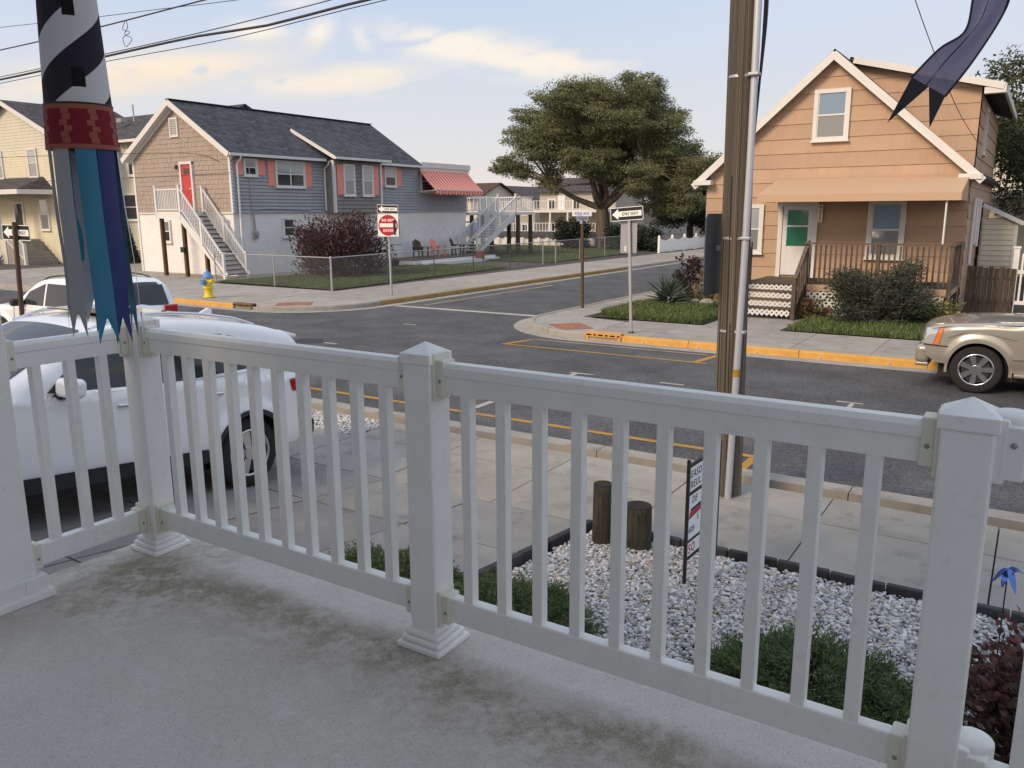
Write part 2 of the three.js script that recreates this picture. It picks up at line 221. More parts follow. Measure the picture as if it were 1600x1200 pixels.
// pavements: base sheets with single slabs laid on them
const jbase = (name, pts) => structure(name, muv(flat(pts, G0 - 0.03)), M.joint);
function slabs(base, x0, x1, z0, z1, nx, nz, mats, top = G0, skip) { const w = (x1 - x0) / nx, d = (z1 - z0) / nz; for (let i = 0; i < nx; i++) for (let j = 0; j < nz; j++) { const cx = x0 + w * (i + 0.5), cz = z0 + d * (j + 0.5); if (skip && skip(cx, cz)) continue; const dy = rr(-0.003, 0.003); part('paving_slab', muv(box2(x0 + w * i + 0.007, x0 + w * (i + 1) - 0.007, G0 - 0.06, top + dy, z0 + d * j + 0.007, z0 + d * (j + 1) - 0.007)), mats[Math.floor(rnd() * mats.length)], base); } }
const nearWalk = structure('sidewalk', muv(box2(-60, 44, -0.1, G0 - 0.03, -8.36, -6.4)), M.joint);
slabs(nearWalk, -1.5 - 1.45 * 16, -1.5 + 1.45 * 4, -7.57, -6.42, 20, 1, M.concrete); slabs(nearWalk, -1.5 - 1.45 * 16, -1.5 + 1.45 * 4, -8.345, -7.57, 20, 1, M.concrete, G0, (x) => x < -7.75 && x > -8.5);
part('paving_slab', muv(box2(2.9 + 1.4, 44, 0, G0, -8.34, -6.42)), M.concrete[1], nearWalk); part('paving_slab', muv(box2(-60, -24.72, 0, G0, -8.34, -6.42)), M.concrete[1], nearWalk);
const blockR = [[70, -17.34], ...pathR.slice(1).map(([x, z], i) => { const c = Math.hypot(x + 9, z + 20) || 1; return z < -100 ? [-11.66, -170] : [x + (-9 - x) / c * 0.15, z + (-20 - z) / c * 0.15]; }), [70, -170]];
const baseR = jbase('corner_pavement', blockR);
slabs(baseR, -9.0, 10, -18.4, -17.38, 12, 1, M.concrete); slabs(baseR, -9.0, 10, -20.0, -18.4, 12, 1, M.concrete);
part('paving_slab', muv(flat([[-9.01, -17.37], ...arc(-9, -20, 2.63, H2, Math.PI).slice(1), [-10.45, -20], [-9.01, -19.6]], G0)), M.concrete[2], baseR);
slabs(baseR, -11.62, -10.5, -62, -20.02, 1, 24, M.concrete);
slabs(baseR, -7.06, -5.14, -24.0, -20.02, 1, 3, M.concrete);
part('tactile_pad', muv(new THREE.BoxGeometry(1.05, 0.02, 0.85).rotateY(-0.75).translate(-9.85, G0 + 0.002, -18.1)), M.tactile, baseR);
const baseL = jbase('corner_pavement', [[-18.25, -170], ...arc(-20.8, -19.9, 2.55, 0, H2), [-160, -17.35], [-160, -170]]);
part('paving_slab', muv(flat([[-18.27, -20.0], ...arc(-20.8, -19.9, 2.53, 0, H2).slice(1), [-21.9, -17.37], [-21.9, -20]], G0)), M.concrete[0], baseL);
slabs(baseL, -22.0, -18.27, -62, -20.02, 1, 21, M.concrete); slabs(baseL, -46, -21.92, -19.6, -17.37, 13, 1, M.concrete); slabs(baseL, -46, -22.02, -22.1, -19.62, 10, 1, M.concrete); slabs(baseL, -46, -29.6, -29, -22.12, 7, 3, M.concrete);
part('tactile_pad', muv(new THREE.BoxGeometry(1.1, 0.02, 0.85).rotateY(0.7).translate(-20.0, G0 + 0.002, -18.2)), M.tactile, baseL);
// painted markings, 4 mm above the asphalt
const mk = (name, pts, m, lab) => { const o = structure(name, muv(flat(pts, 0.005)), m); o.userData.label = lab; return o; };
const rect = (x0, x1, z0, z1) => [[x0, z0], [x1, z0], [x1, z1], [x0, z1]];
mk('painted_line', rect(-13, -2.66, -9.86, -9.75), M.yellowLine, 'long yellow line of the near parking box'); mk('painted_line', rect(-2.77, -2.66, -9.74, -8.62), M.yellowLine, 'end line of the near yellow parking box');
mk('painted_line', rect(-10.3, -5.4, -15.66, -15.56), M.yellowLine, 'outer yellow line of the box by the storm drain'); mk('painted_line', rect(-10, -5.7, -16.6, -16.52), M.cream, 'inner pale line of the box by the storm drain'); mk('painted_line', [[-10.3, -15.67], [-10.15, -15.67], [-9.95, -16.5], [-10.1, -16.5]], M.yellowLine, 'slanted yellow end line near the ramp'); mk('painted_line', [[-5.72, -15.67], [-5.58, -15.67], [-5.42, -16.78], [-5.56, -16.78]], M.yellowLine, 'slanted yellow end line toward the tan house');
mk('stop_line', rect(-17.6, -12.3, -20.55, -20.25), M.whiteLine, 'white stop line across the side street'); mk('painted_line', rect(-16.98, -16.86, -29.5, -21), M.cream, 'pale parking line along the side street'); mk('painted_line', rect(-17.68, -16.99, -29.5, -29.38), M.cream, 'pale parking end tick on the side street');
for (const [x, z, w, d] of [[-7.05, -13.4, 0.5, 0.08], [-7.15, -13.2, 0.1, 0.4], [-5.25, -13.4, 0.45, 0.08], [-2.3, -13.5, 0.4, 0.07], [-2.25, -13.3, 0.07, 0.3], [-14.3, -17.1, 0.45, 0.08], [-15.2, -13.5, 0.45, 0.09], [-13.8, -13.6, 0.4, 0.09], [-7.2, -10.35, 0.12, 0.5]]) mk('painted_tick', rect(x - w / 2, x + w / 2, z - d / 2, z + d / 2), M.whiteLine, 'short white surveying tick on the asphalt');
{ const t = thing('manhole_cover', 'dark iron manhole cover set in the asphalt', 'manhole cover', [-14.5, 0, -13.6]); part('ring', new THREE.CylinderGeometry(0.42, 0.42, 0.02, 32).translate(0, 0.001, 0), M.darkGrey, t); part('lid', new THREE.CylinderGeometry(0.34, 0.34, 0.02, 32).translate(0, 0.008, 0), std(C(0.035, 0.03, 0.028), 0.8), t); }
// sloping yard and driveway in front of the porch
const yard = structure('yard', muv(quadGeo([[[-60, yardY(-6.42) - 0.07, -6.42], [-60, yardY(12) - 0.07, 12], [44, yardY(12) - 0.07, 12], [44, yardY(-6.42) - 0.07, -6.42]]])), M.soil);
const drive = structure('driveway', muv(quadGeo([[[-9.4, yardY(-6.41) - 0.03, -6.41], [-9.4, yardY(3) - 0.03, 3], [-3.36, yardY(3) - 0.03, 3], [-3.36, yardY(-6.41) - 0.03, -6.41]]])), M.joint);
for (let i = 0; i < 5; i++) for (let j = 0; j < 7; j++) { const x0 = -9.4 + i * 1.208, z0 = -6.42 + j * 1.15, g = new THREE.BoxGeometry(1.19, 0.08, 1.135).rotateX(-Math.atan(slope)).translate(x0 + 0.604, yardY(z0 + 0.575) - 0.04 + rr(-0.003, 0.003), z0 + 0.575); part('paving_slab', muv(g), M.driveway[Math.floor(rnd() * 4)], drive); }
// lawns
const lawn = (name, pts, y) => structure(name, muv(flat(pts, y)), M.turf);
lawn('lawn', [[-10.4, -20.1], [-7.1, -20.1], [-7.1, -22.4], [-7.4, -25.2], [-10.4, -40]].map((p) => p), G0 + 0.008);
lawn('lawn', rect(-5.1, 6, -24.6, -20.1), G0 + 0.008);
lawn('lawn', [[-29.3, -22.5], [-22.4, -22.3], [-23.4, -36], [-29.4, -36.6]], G0 + 0.008);
lawn('lawn', [[-23.6, -40.6], [-23.9, -53], [-60, -57], [-60, -46], [-31, -41]], G0 + 0.008);
function grass(name, label, n, inside, x0, x1, z0, z1, y, h, cols) {
  const g = quadGeo([[[-0.006, 0, 0], [0.006, 0, 0], [0.004, 0.6, 0.12], [-0.004, 0.6, 0.12]], [[-0.004, 0.6, 0.12], [0.004, 0.6, 0.12], [0.001, 1, 0.4], [-0.001, 1, 0.4]]]);
  g.scale(1.4, 1, 1); const o = new THREE.InstancedMesh(g, std(C(1, 1, 1), 0.9), n), m = new THREE.Matrix4(), e = new THREE.Euler(), q = new THREE.Quaternion(); let k = 0;
  while (k < n) { const x = rr(x0, x1), z = rr(z0, z1); if (!inside(x, z)) continue; const s = h * rr(0.5, 1.15) * (0.7 + 0.6 * N[1](x * 0.7, z * 0.7)); m.compose(V(x, y, z), q.setFromEuler(e.set(rr(-0.25, 0.25), rr(0, 6.3), rr(-0.25, 0.25))), V(rr(0.8, 1.8), s, s)); o.setMatrixAt(k, m); const c = cols[Math.floor(rnd() * cols.length)], f = rr(0.75, 1.25); o.setColorAt(k, C(c[0] * f, c[1] * f, c[2] * f)); k++; }
  o.name = numbered(name); o.userData = { kind: 'stuff', label, category: 'grass' }; o.castShadow = o.receiveShadow = true; scene.add(o); return o;
}
const GC = [[0.075, 0.12, 0.03], [0.1, 0.15, 0.04], [0.13, 0.17, 0.05], [0.16, 0.16, 0.07], [0.06, 0.1, 0.03]];
grass('grass', 'thick grass on the corner verge beside the one way post', 26000, (x, z) => x > -10.4 + 0.6 * sstep(-21, -20.1, z) && x < -7.2 && z > -24.5 + (x + 10.4) * 0 && !(x > -8 && z < -22.6), -10.4, -7.2, -24.5, -20.15, G0, 0.17, GC);
grass('grass', 'thick grass strip in front of the tan house porch', 26000, (x, z) => true, -5.0, 3, -22.6, -20.15, G0, 0.16, GC);
grass('grass', 'mown front lawn behind the wire fence of the grey house', 60000, (x, z) => x < -22.5 - (-22.3 - z) * 0.07, -29.3, -22.5, -36.2, -22.5, G0, 0.09, GC.map((c) => [c[0] * 0.95, c[1] * 0.92, c[2] * 1.1]));
grass('grass', 'mown canal side lawn around the big tree', 70000, (x, z) => z < -40.8 + (x + 31) * -0.06, -44, -23.8, -62, -40.6, G0, 0.1, GC.map((c) => [c[0] * 0.9, c[1] * 0.92, c[2] * 1.1]));

// ---------- the porch we stand on ----------
const FY = 1.48;
T.porch = tex(2048, 1024, (u, v) => { // 7 m x 3.5 m; algae speckles in ragged bands inside the railings
  const x = -3.45 + u * 7, z = -2.3 + v * 3.5, n = fbm(u * 2, v, 0, 5), m = fbm(u * 4 + 0.2, v * 2, 1, 5), f = fbm(u * 4, v * 2, 3, 3), s = rnd(); let g = 204 + 14 * (n - 0.5) + (s < 0.02 ? -46 : s > 0.985 ? 24 : 16 * (s - 0.5));
  const wob = 0.22 * (fbm(u * 2, 0.37, 0, 3) - 0.5), dz = z + 2.3 - 0.36 - wob, dx = x + 3.45 - 0.36 - wob;
  let a = 0.85 * Math.exp(-((dz / (dz > 0 ? 0.2 : 0.08)) ** 2)) + 0.6 * Math.exp(-((dx / 0.22) ** 2)) * (z < -1.5 ? 1 : 0.3) + 0.2 * Math.exp(-((Math.max(0, z + 1.7) / 0.5) ** 2));
  a *= sstep(0.3, 0.68, m * 0.45 + f * 0.35 + n * 0.25) * (0.35 + 0.9 * rnd()); a = clamp(a, 0, 1) * 0.85;
  return [mix(g, 112, a * 0.72), mix(g * 0.985, 104, a * 0.72), mix(g * 0.965, 80, a * 0.72)];
});
{
  const g = new THREE.BoxGeometry(7, 0.16, 3.8); const p = g.attributes.position, uv = g.attributes.uv; g.translate(0.05, FY - 0.08, -0.4); for (let i = 0; i < p.count; i++) uv.setXY(i, (p.getX(i) + 3.45) / 7, (p.getZ(i) + 2.3) / 3.5);
  const fl = part('porch_floor', g, std(C(0.97, 0.93, 0.9), 0.85, { map: T.porch, bumpMap: withRep(T.concreteB, 6, 3), bumpScale: 0.002 })); fl.userData = { kind: 'structure', label: 'speckled concrete porch floor with algae stains', category: 'floor' };
  const w = thing('porch_house', 'white sided house behind the porch', 'house', [0, 0, 0]);
  part('foundation', box2(-3.4, 3.5, 0, FY - 0.16, -2.22, 0.9), M.concrete[2], w); part('wall', box2(-10.5, 9, 0, 5.3, 1.5, 9), M.white, w);
  part('roof_post', box2(0.12, 0.3, 1.48, 4.66, 1.2, 1.38), M.white, w); part('ceiling', box2(-3.7, 0.42, 4.66, 4.72, -2.35, 1.5), M.white, w); part('roof', extr([[-2.4, 4.72], [1.5, 4.72], [1.5, 5.3], [-2.4, 4.8]].map(([z, y]) => [-z, y]), 4.25).rotateY(H2).translate(-3.75, 0, 0), M.roofBrown, w);
}
{ const c = thing('porch_column', 'thick white porch column with a mitred base trim', 'column', [-3.41, FY, -1.4]); part('shaft', muv(rbx(0.27, 3.18, 0.27, 0.008, 0, 1.59, 0)), M.vinyl, c); part('base_trim', muv(rbx(0.33, 0.1, 0.33, 0.006, 0, 0.05, 0)), M.vinyl, c); part('base_lip', muv(rbx(0.36, 0.035, 0.36, 0.006, 0, 0.0178, 0)), M.vinyl, c); part('corner_clip', rbx(0.004, 0.09, 0.05, 0.001, 0.1661, 0.05, -0.1), M.vinyl, c); }
function post(x, z, label) {
  const t = thing('railing_post', label, 'post', [x, FY, z], 0, 'railing posts of the porch');
  part('shaft', muv(rbx(0.112, 1.03, 0.112, 0.008, 0, 0.515, 0)), M.vinyl, t);
  const cap = new THREE.CylinderGeometry(0.001, 0.0615 * Math.SQRT2, 0.036, 4, 1).rotateY(Math.PI / 4).translate(0, 1.08, 0); part('cap', [muv(rbx(0.126, 0.036, 0.126, 0.004, 0, 1.046, 0)), muv(cap.toNonIndexed())], M.vinyl, t);
  part('base_trim', [muv(rbx(0.19, 0.022, 0.19, 0.006, 0, 0.011, 0)), muv(rbx(0.165, 0.022, 0.165, 0.008, 0, 0.033, 0)), muv(rbx(0.142, 0.02, 0.142, 0.006, 0, 0.054, 0))], M.vinyl, t);
}
post(-3.31, -2.11, 'white corner railing post beside the hanging ribbons'); post(-1.7, -2.11, 'white middle railing post between two long railing sections'); post(-0.095, -2.11, 'white end railing post with swivel brackets on one side');
const railProf = [[-0.021, 0], [0.021, 0], [0.023, 0.058], [0.031, 0.064], [0.032, 0.09], [0.02, 0.103], [-0.02, 0.103], [-0.032, 0.09], [-0.031, 0.064], [-0.023, 0.058]];
function railing(p, ry, L, balX, label, swivel) { // local x along the rail from 0 to L
  const t = thing('porch_railing', label, 'railing', p, ry);
  part('top_rail', muv(extr(railProf, L).rotateY(H2).translate(0, 0.932, 0)), M.vinyl, t); part('bottom_rail', muv(rbx(L, 0.092, 0.046, 0.007, L / 2, 0.157, 0)), M.vinyl, t);
  for (const x of balX) part('baluster', muv(rbx(0.038, 0.735, 0.038, 0.004, x, 0.568, 0)), M.vinyl, t);
  for (const [x, s] of swivel === 'none' ? [] : [[0, 1], [L, -1]]) for (const y of [0.985, 0.157]) {
    const top = y > 0.5; const b = part('bracket', [rbx(0.012, top ? 0.16 : 0.135, 0.088, 0.004, x + s * 0.004, y, 0), rbx(0.036, top ? 0.12 : 0.108, 0.068, 0.006, x + s * 0.024, y, 0)], M.vinylOld, t);
    part('screw', new THREE.SphereGeometry(0.006, 8, 6).scale(1, 1, 0.6).translate(x + s * 0.026, y - 0.01, 0.034), M.screw, b);
  }
  return t;
}
const span = (a, n, d) => Array.from({ length: n }, (_, i) => a + i * d);
railing([-3.254, FY, -2.11], 0, 1.498, span(0.1305, 10, 0.1375), 'white railing section between the corner post and the middle post');
railing([-1.644, FY, -2.11], 0, 1.493, span(0.1155, 10, 0.1375), 'white railing section between the middle post and the end post');
railing([-3.33, FY, -1.536], H2, 0.518, span(0.118, 3, 0.14), 'short white railing section between porch column and corner post');
{ const t = railing([-0.012, FY, -2.1], -0.1, 1.6, span(0.1, 10, 0.1375), 'white railing section beyond the end post on round swivel brackets', 'none');
  for (const y of [0.985, 0.157]) { const b = part('swivel_bracket', [new THREE.CylinderGeometry(0.05, 0.05, 0.05, 20).scale(1, 1, 1).translate(-0.005, y + 0.045, -0.03), new THREE.SphereGeometry(0.05, 20, 8, 0, 6.3, 0, H2).scale(1, 0.4, 1).translate(-0.005, y + 0.07, -0.03), rbx(0.03, 0.15, 0.07, 0.006, -0.016, y, 0), rbx(0.05, 0.125, 0.072, 0.006, 0.012, y, 0)], M.vinyl, t); part('screw', new THREE.SphereGeometry(0.007, 8, 6).translate(0.012, y + 0.02, 0.036), M.screw, b); } }

// ---------- building helpers ----------
function recentre(t, p) { t.position.set(...p); for (const c of t.children) c.position.sub(V(...p)); return t; }
function lap(y0, y1, c, lim, proud = 0.018) { // lapped courses facing +z
  const q = []; for (let y = y0; y < y1 - 1e-6; y += c) { const t = Math.min(y1, y + c), a = lim(y), b = lim(t); if (a[1] - a[0] < 0.02) continue; q.push([[a[0], y, proud], [a[1], y, proud], [b[1], t, 0.002], [b[0], t, 0.002]], [[a[0], y, 0], [a[1], y, 0], [a[1], y, proud], [a[0], y, proud]]); }
  return muv(quadGeo(q));
}
function shakes(y0, y1, c, lim) { const gs = []; for (let y = y0, k = 0; y < y1; y += c, k++) { const [a, b] = lim(y + c * 0.6); for (let x = a - rr(0, 0.15); x < b;) { const w = rr(0.14, 0.3), x0 = Math.max(a, x), x1 = Math.min(b, x + w - 0.008); if (x1 - x0 > 0.03) { const p = rr(0.016, 0.03), dy = rr(-0.008, 0.008); gs.push([[x0, y + dy, p], [x1, y + dy, p], [x1, y + c + 0.02, 0.004], [x0, y + c + 0.02, 0.004]], [[x0, y + dy, 0], [x1, y + dy, 0], [x1, y + dy, p], [x0, y + dy, p]], [[x1, y + dy, 0], [x1, y + c, 0], [x1, y + c, 0.004], [x1, y + dy, p]]); } x += w; } } return muv(quadGeo(gs)); }
function roofSlab(a, b, c, d, t = 0.12) { // corners a,b (eave) c,d (ridge); slab of thickness t below
  const A = V(...a), B = V(...b), Cc = V(...c), D = V(...d), n = new THREE.Vector3().crossVectors(B.clone().sub(A), D.clone().sub(A)).normalize(); if (n.y < 0) n.negate(); const dn = (v) => v.clone().addScaledVector(n, -t).toArray();
  const g = quadGeo([[a, b, c, d], [dn(A), dn(D), dn(Cc), dn(B)], [a, dn(A), dn(B), b], [b, dn(B), dn(Cc), c], [c, dn(Cc), dn(D), d], [d, dn(D), dn(A), a]]);
  const L = A.distanceTo(B), S = A.distanceTo(D), uv = g.attributes.uv; [[0, 0], [L, 0], [L, S], [0, 0], [L, S], [0, S]].forEach((v, i) => uv.setXY(i, ...v)); return g;
}
const frameGeo = (w, h, t, d) => [bx(w, t, d, 0, h / 2 - t / 2, 0), bx(w, t, d, 0, -h / 2 + t / 2, 0), bx(t, h - 2 * t, d, -w / 2 + t / 2, 0, 0), bx(t, h - 2 * t, d, w / 2 - t / 2, 0, 0)];
function win(parent, p, ry, w, h, o = {}) { // a double-hung window unit: frame > panes, sash rail
  const t = o.t ?? 0.1, f = part('window', frameGeo(w, h, t, 0.09), o.trim ?? M.white, parent); f.position.set(...p); f.rotation.y = ry;
  const iw = w - 2 * t, ih = h - 2 * t, n = o.cols ?? 1;
  for (let i = 0; i < n; i++) { const cw = iw / n, cx = -iw / 2 + cw * (i + 0.5);
    part('pane', bx(cw - 0.02, ih / 2 - 0.015, 0.012, cx, ih / 4, 0.012), o.top ?? M.glass, f); part('pane', bx(cw - 0.02, ih / 2 - 0.015, 0.012, cx, -ih / 4, 0.0), o.bot ?? M.glass, f);
    part('sash_rail', [bx(cw, 0.045, 0.03, cx, 0, 0.012), bx(0.03, ih, 0.03, cx - cw / 2 + 0.015, 0, 0.01), bx(0.03, ih, 0.03, cx + cw / 2 - 0.015, 0, 0.01)], o.trim ?? M.white, f); }
  part('sill', bx(w + 0.06, 0.04, 0.14, 0, -h / 2 - 0.02, 0.02), o.trim ?? M.white, f); return f;
}
function balusters(parent, a, b, h, n, m, o = {}) { // rail run a->b (floor points): top and bottom rail, n balusters, each its own part
  part('top_rail', beam([a[0], a[1] + h, a[2]], [b[0], b[1] + h, b[2]], o.rw ?? 0.07, o.rh ?? 0.06), m, parent); part('bottom_rail', beam([a[0], a[1] + 0.1, a[2]], [b[0], b[1] + 0.1, b[2]], 0.05, 0.05), m, parent);
  const g = new THREE.BoxGeometry(o.bw ?? 0.035, h - 0.1, o.bw ?? 0.035); for (let i = 1; i <= n; i++) { const k = i / (n + 1), q = part('baluster', g, o.mats ? o.mats[i % o.mats.length] : m, parent); q.position.set(mix(a[0], b[0], k), mix(a[1], b[1], k) + h / 2 + 0.05, mix(a[2], b[2], k)); }
}
// ---------- grey house with the shake gable ----------
{
  const t = thing('grey_house', 'grey sided house with coral shutters and a taupe shingled gable', 'house');
  const X = -31.25, Z = -25.15, RX = -34.9, RY = 8.2, lim = (y) => { const k = clamp((8.05 - y) / 2.45); return [RX - 3.65 * Math.min(1, k), RX + 3.65 * Math.min(1, k)]; };
  part('lower_wall', muv(box2(-38.5, X - 0.05, G0 - 0.05, 3.02, -43.3, Z - 0.02)), M.whiteWall, t);
  part('upper_wall', [extr([[-38.5, 3.02], [X - 0.03, 3.02], [X - 0.03, 5.7], [RX, 8.02], [-38.5, 5.7]], 13.1).translate(0, 0, -38.3), box2(-38.4, X - 0.03, 3.02, 5.6, -43.3, -38.3)], M.shake, t);
  stuffPart('shake_siding', shakes(3.03, 8, 0.215, lim).translate(0, 0, Z), M.shake, t);
  const lw = (za, zb, y0, y1) => lap(y0, y1, 0.16, () => [0, za - zb], 0.05).rotateY(H2).translate(X, 0, za);
  stuffPart('lap_siding', [lw(Z, -31.0, 3.02, 5.62), lw(-34.5, -43.3, 3.02, 5.6)], M.blueSiding, t);
  const bumpX = -30.6; part('bay_wall', muv(box2(X - 0.1, bumpX - 0.02, 3.0, 5.62, -34.5, -31.0)), M.taupe, t);
  stuffPart('bay_siding', [lap(3.02, 5.6, 0.2, () => [0, 3.5], 0.05).rotateY(H2).translate(bumpX - 0.02, 0, -31.0), lap(3.02, 5.6, 0.14, () => [X, bumpX - 0.02]).translate(0, 0, -31.0)], M.taupe, t);
  const roof = part('roof', [roofSlab([-30.88, 5.66, -24.8], [-30.88, 5.66, -38.6], [RX, RY, -38.6], [RX, RY, -24.8]), roofSlab([-38.92, 5.66, -38.6], [-38.92, 5.66, -24.8], [RX, RY, -24.8], [RX, RY, -38.6])], M.roof, t);
  part('bay_roof', roofSlab([-30.2, 5.78, -30.7], [-30.2, 5.78, -34.8], [-33.4, 7.3, -34.8], [-33.4, 7.3, -30.7], 0.1), M.roof, roof);
  part('ridge_cap', [beam([RX, RY + 0.01, -24.8], [RX, RY + 0.01, -38.6], 0.28, 0.04)], M.roof, roof);
  for (const s of [1, -1]) part('bargeboard', beam([RX, RY - 0.13, -24.78 + s * 0.003], [RX + s * 4.03, 5.55, -24.78 + s * 0.003], 0.05, 0.24), M.trim, t);
  part('bargeboard', beam([-30.18, 5.7, -30.68], [-33.2, 7.17, -30.68], 0.05, 0.16), M.trim, t);
  for (const [x, y, z0, z1] of [[-30.82, 5.6, -24.8, -30.7], [-30.12, 5.7, -30.65, -34.85], [-30.82, 5.6, -34.8, -38.6]]) part('gutter', box2(x - 0.06, x + 0.06, y - 0.07, y + 0.05, z1, z0), M.white, t);
  part('parapet', [box2(-38.4, X + 0.2, 5.58, 5.88, -43.55, -38.62), box2(-38.4, X + 0.12, 5.4, 5.58, -43.5, -38.62)], M.trim, t);
  for (const [x, z, y0, y1] of [[X, Z, 3, 5.65], [-38.5, Z, 0.14, 5.65], [bumpX, -31.0, 3, 5.6], [bumpX, -34.5, 3, 5.6]]) part('corner_board', bx(0.13, y1 - y0, 0.13, x - 0.035, (y0 + y1) / 2, z - 0.035), M.white, t);
  for (const s of [1, -1]) part('soffit', [beam([RX, RY - 0.17, -24.98], [RX + s * 4.0, 5.5, -24.98], 0.36, 0.04), beam([RX, RY - 0.25, -25.1], [RX + s * 3.9, 5.49, -25.1], 0.05, 0.2)], M.trim, t);
  part('water_table', [box2(-38.52, X + 0.04, 2.98, 3.05, Z, Z + 0.04)], M.trim, t);
  for (const z of [-25.45, -30.9]) { const ex = z < -30 ? X : X; part('downspout', tubePts([[-30.82, 5.55, z], [-30.85, 5.4, z], [ex + 0.12, 5.2, z], [ex + 0.1, 4.9, z], [ex + 0.1, z < -30 ? 3.1 : 0.25, z]], 0.055, 30), M.white, t); }
  const ws = [[-25.84, -26.65, 5.47, 4.67, 1], [-27.7, -29.6, 5.47, 4.21, 2], [-35.5, -36.5, 5.5, 4.4, 1]];
  for (const [z0, z1, y1, y0, n] of ws) win(t, [X + 0.05, (y0 + y1) / 2, (z0 + z1) / 2], H2, z0 - z1, y1 - y0, { cols: n, top: M.curtain, bot: M.glass });
  for (const z of [-32.05, -33.45]) win(t, [bumpX + 0.03, 4.65, z], H2, 0.86, 1.6, { top: M.curtain, bot: M.blind });
  const shutter = (x, z, y0, y1) => { const s = part('shutter', rbx(0.04, y1 - y0, 0.42, 0.01, 0, 0, 0), M.coral, t); s.position.set(x, (y0 + y1) / 2, z); for (const k of [-0.25, 0.25]) part('shutter_panel', rbx(0.02, (y1 - y0) * 0.4, 0.3, 0.006, 0.018, k * (y1 - y0), 0), M.coral, s); };
  for (const [z, a, b] of [[-25.61, 4.72, 5.42], [-26.88, 4.72, 5.42], [-27.46, 4.25, 5.42], [-29.84, 4.25, 5.42], [-35.26, 4.42, 5.45], [-36.74, 4.42, 5.45]]) shutter(X + 0.05, z, a, b);
  for (const z of [-31.4, -34.1]) shutter(bumpX + 0.03, z, 3.9, 5.42);
  // gable: louvred vent, red door, lower windows
  const v = part('gable_vent', frameGeo(0.62, 0.88, 0.07, 0.08), M.white, t); v.position.set(-35.0, 6.97, Z + 0.05); for (let i = 0; i < 7; i++) part('louvre', new THREE.BoxGeometry(0.5, 0.09, 0.015).rotateX(0.6).translate(0, -0.33 + i * 0.11, 0), M.white, v);
  const d = part('door', rbx(0.72, 2.1, 0.05, 0.01), M.red, t); d.position.set(-34.32, 4.2, Z + 0.05); part('door_frame', [bx(0.11, 2.25, 0.12, -0.42, 0.03, 0.01), bx(0.11, 2.25, 0.12, 0.42, 0.03, 0.01), bx(0.95, 0.12, 0.12, 0, 1.13, 0.012)], M.white, d); for (const y of [-0.6, 0.05]) part('door_panel', rbx(0.5, 0.5, 0.03, 0.01, 0, y, 0.02), M.red, d); part('door_light', bx(0.4, 0.26, 0.03, 0, 0.75, 0.02), M.glass, d); part('door_knob', new THREE.SphereGeometry(0.04, 10, 8).translate(0.28, -0.05, 0.06), M.chrome, d);
  const ln = part('porch_lamp', [new THREE.CylinderGeometry(0.05, 0.07, 0.2, 8), bx(0.06, 0.06, 0.1, 0, 0.06, -0.05)], M.dark, t); ln.position.set(-35.0, 5.15, Z + 0.12);
  win(t, [-36.3, 2.15, Z + 0.02], 0, 0.7, 1.1, { top: M.blind }); win(t, [X, 2.3, -28.4], H2, 0.8, 0.95, {});
  part('garage_door', [box2(-0.02, 0.02, 0, 1.1, -0.7, 0.7)], M.white, t).position.set(X - 0.02, 1.2, -36.3);
  const me = part('electric_meter', [rbx(0.12, 0.34, 0.25, 0.02), new THREE.CylinderGeometry(0.1, 0.1, 0.1, 14).rotateZ(H2).translate(0.08, 0.03, 0)], M.steel, t); me.position.set(X + 0.06, 2.0, -26.3); part('conduit', [tubePts([[0, 0.1, 0], [0, 1.1, 0], [0, 1.16, -0.1], [0, 1.16, -3.5]], 0.025, 30), bar([0, 0.1, 0.08], [0, 3.3, 0.15], 0.03)], M.steel, me);
  // striped awning over the addition
  const awT = canvasTex(1024, 64, (g, w, h) => { for (let i = 0; i < 32; i++) { g.fillStyle = i % 2 ? '#e9a795' : '#d77566'; g.fillRect(i * 32, 0, 32, h); g.fillStyle = i % 2 ? '#f0c4b4' : '#c95d4e'; g.fillRect(i * 32 + 12, 0, 6, h); } });
  const aw = part('awning', gridGeo(60, 6, (u, v2) => [X + 0.12 + v2 * 1.15, 5.4 - v2 * 1.12 - 0.06 * Math.sin(v2 * Math.PI), -38.5 - u * 4.85]), std(C(1, 1, 1), 0.85, { map: awT }), t);
  part('valance', gridGeo(120, 2, (u, v2) => [X + 1.28, 4.27 - v2 * (0.24 + 0.035 * Math.cos(u * 60)), -38.5 - u * 4.85]), std(C(1, 1, 1), 0.85, { map: awT }), aw); part('front_bar', box2(X + 1.23, X + 1.29, 4.25, 4.31, -43.36, -38.49), M.white, aw);
  for (const z of [-38.55, -43.3]) part('awning_arm', beam([X + 0.05, 4.2, z], [X + 1.25, 4.25, z], 0.04, 0.04), M.white, aw);
  win(t, [X + 0.04, 4.8, -40.9], H2, 4.4, 1.3, { cols: 4 });
  recentre(t, [-34.9, 0, -25.2]);
  // entry stair: landing on brown posts, flight down toward the street corner
  const s = thing('entry_stair', 'white railed entry stair and landing on brown posts against the gable', 'staircase');
  const zn = -23.72, zf = -24.95, yL = 3.08, xa = -33.1, xb = -30.35, n = 14;
  part('landing', [box2(-34.9, xa, yL - 0.06, yL, -25.1, -23.68), box2(-34.9, xa, yL - 0.3, yL - 0.06, -23.74, -23.68), box2(-34.94, -34.88, yL - 0.3, yL - 0.06, -25.1, -23.68)], M.white, s);
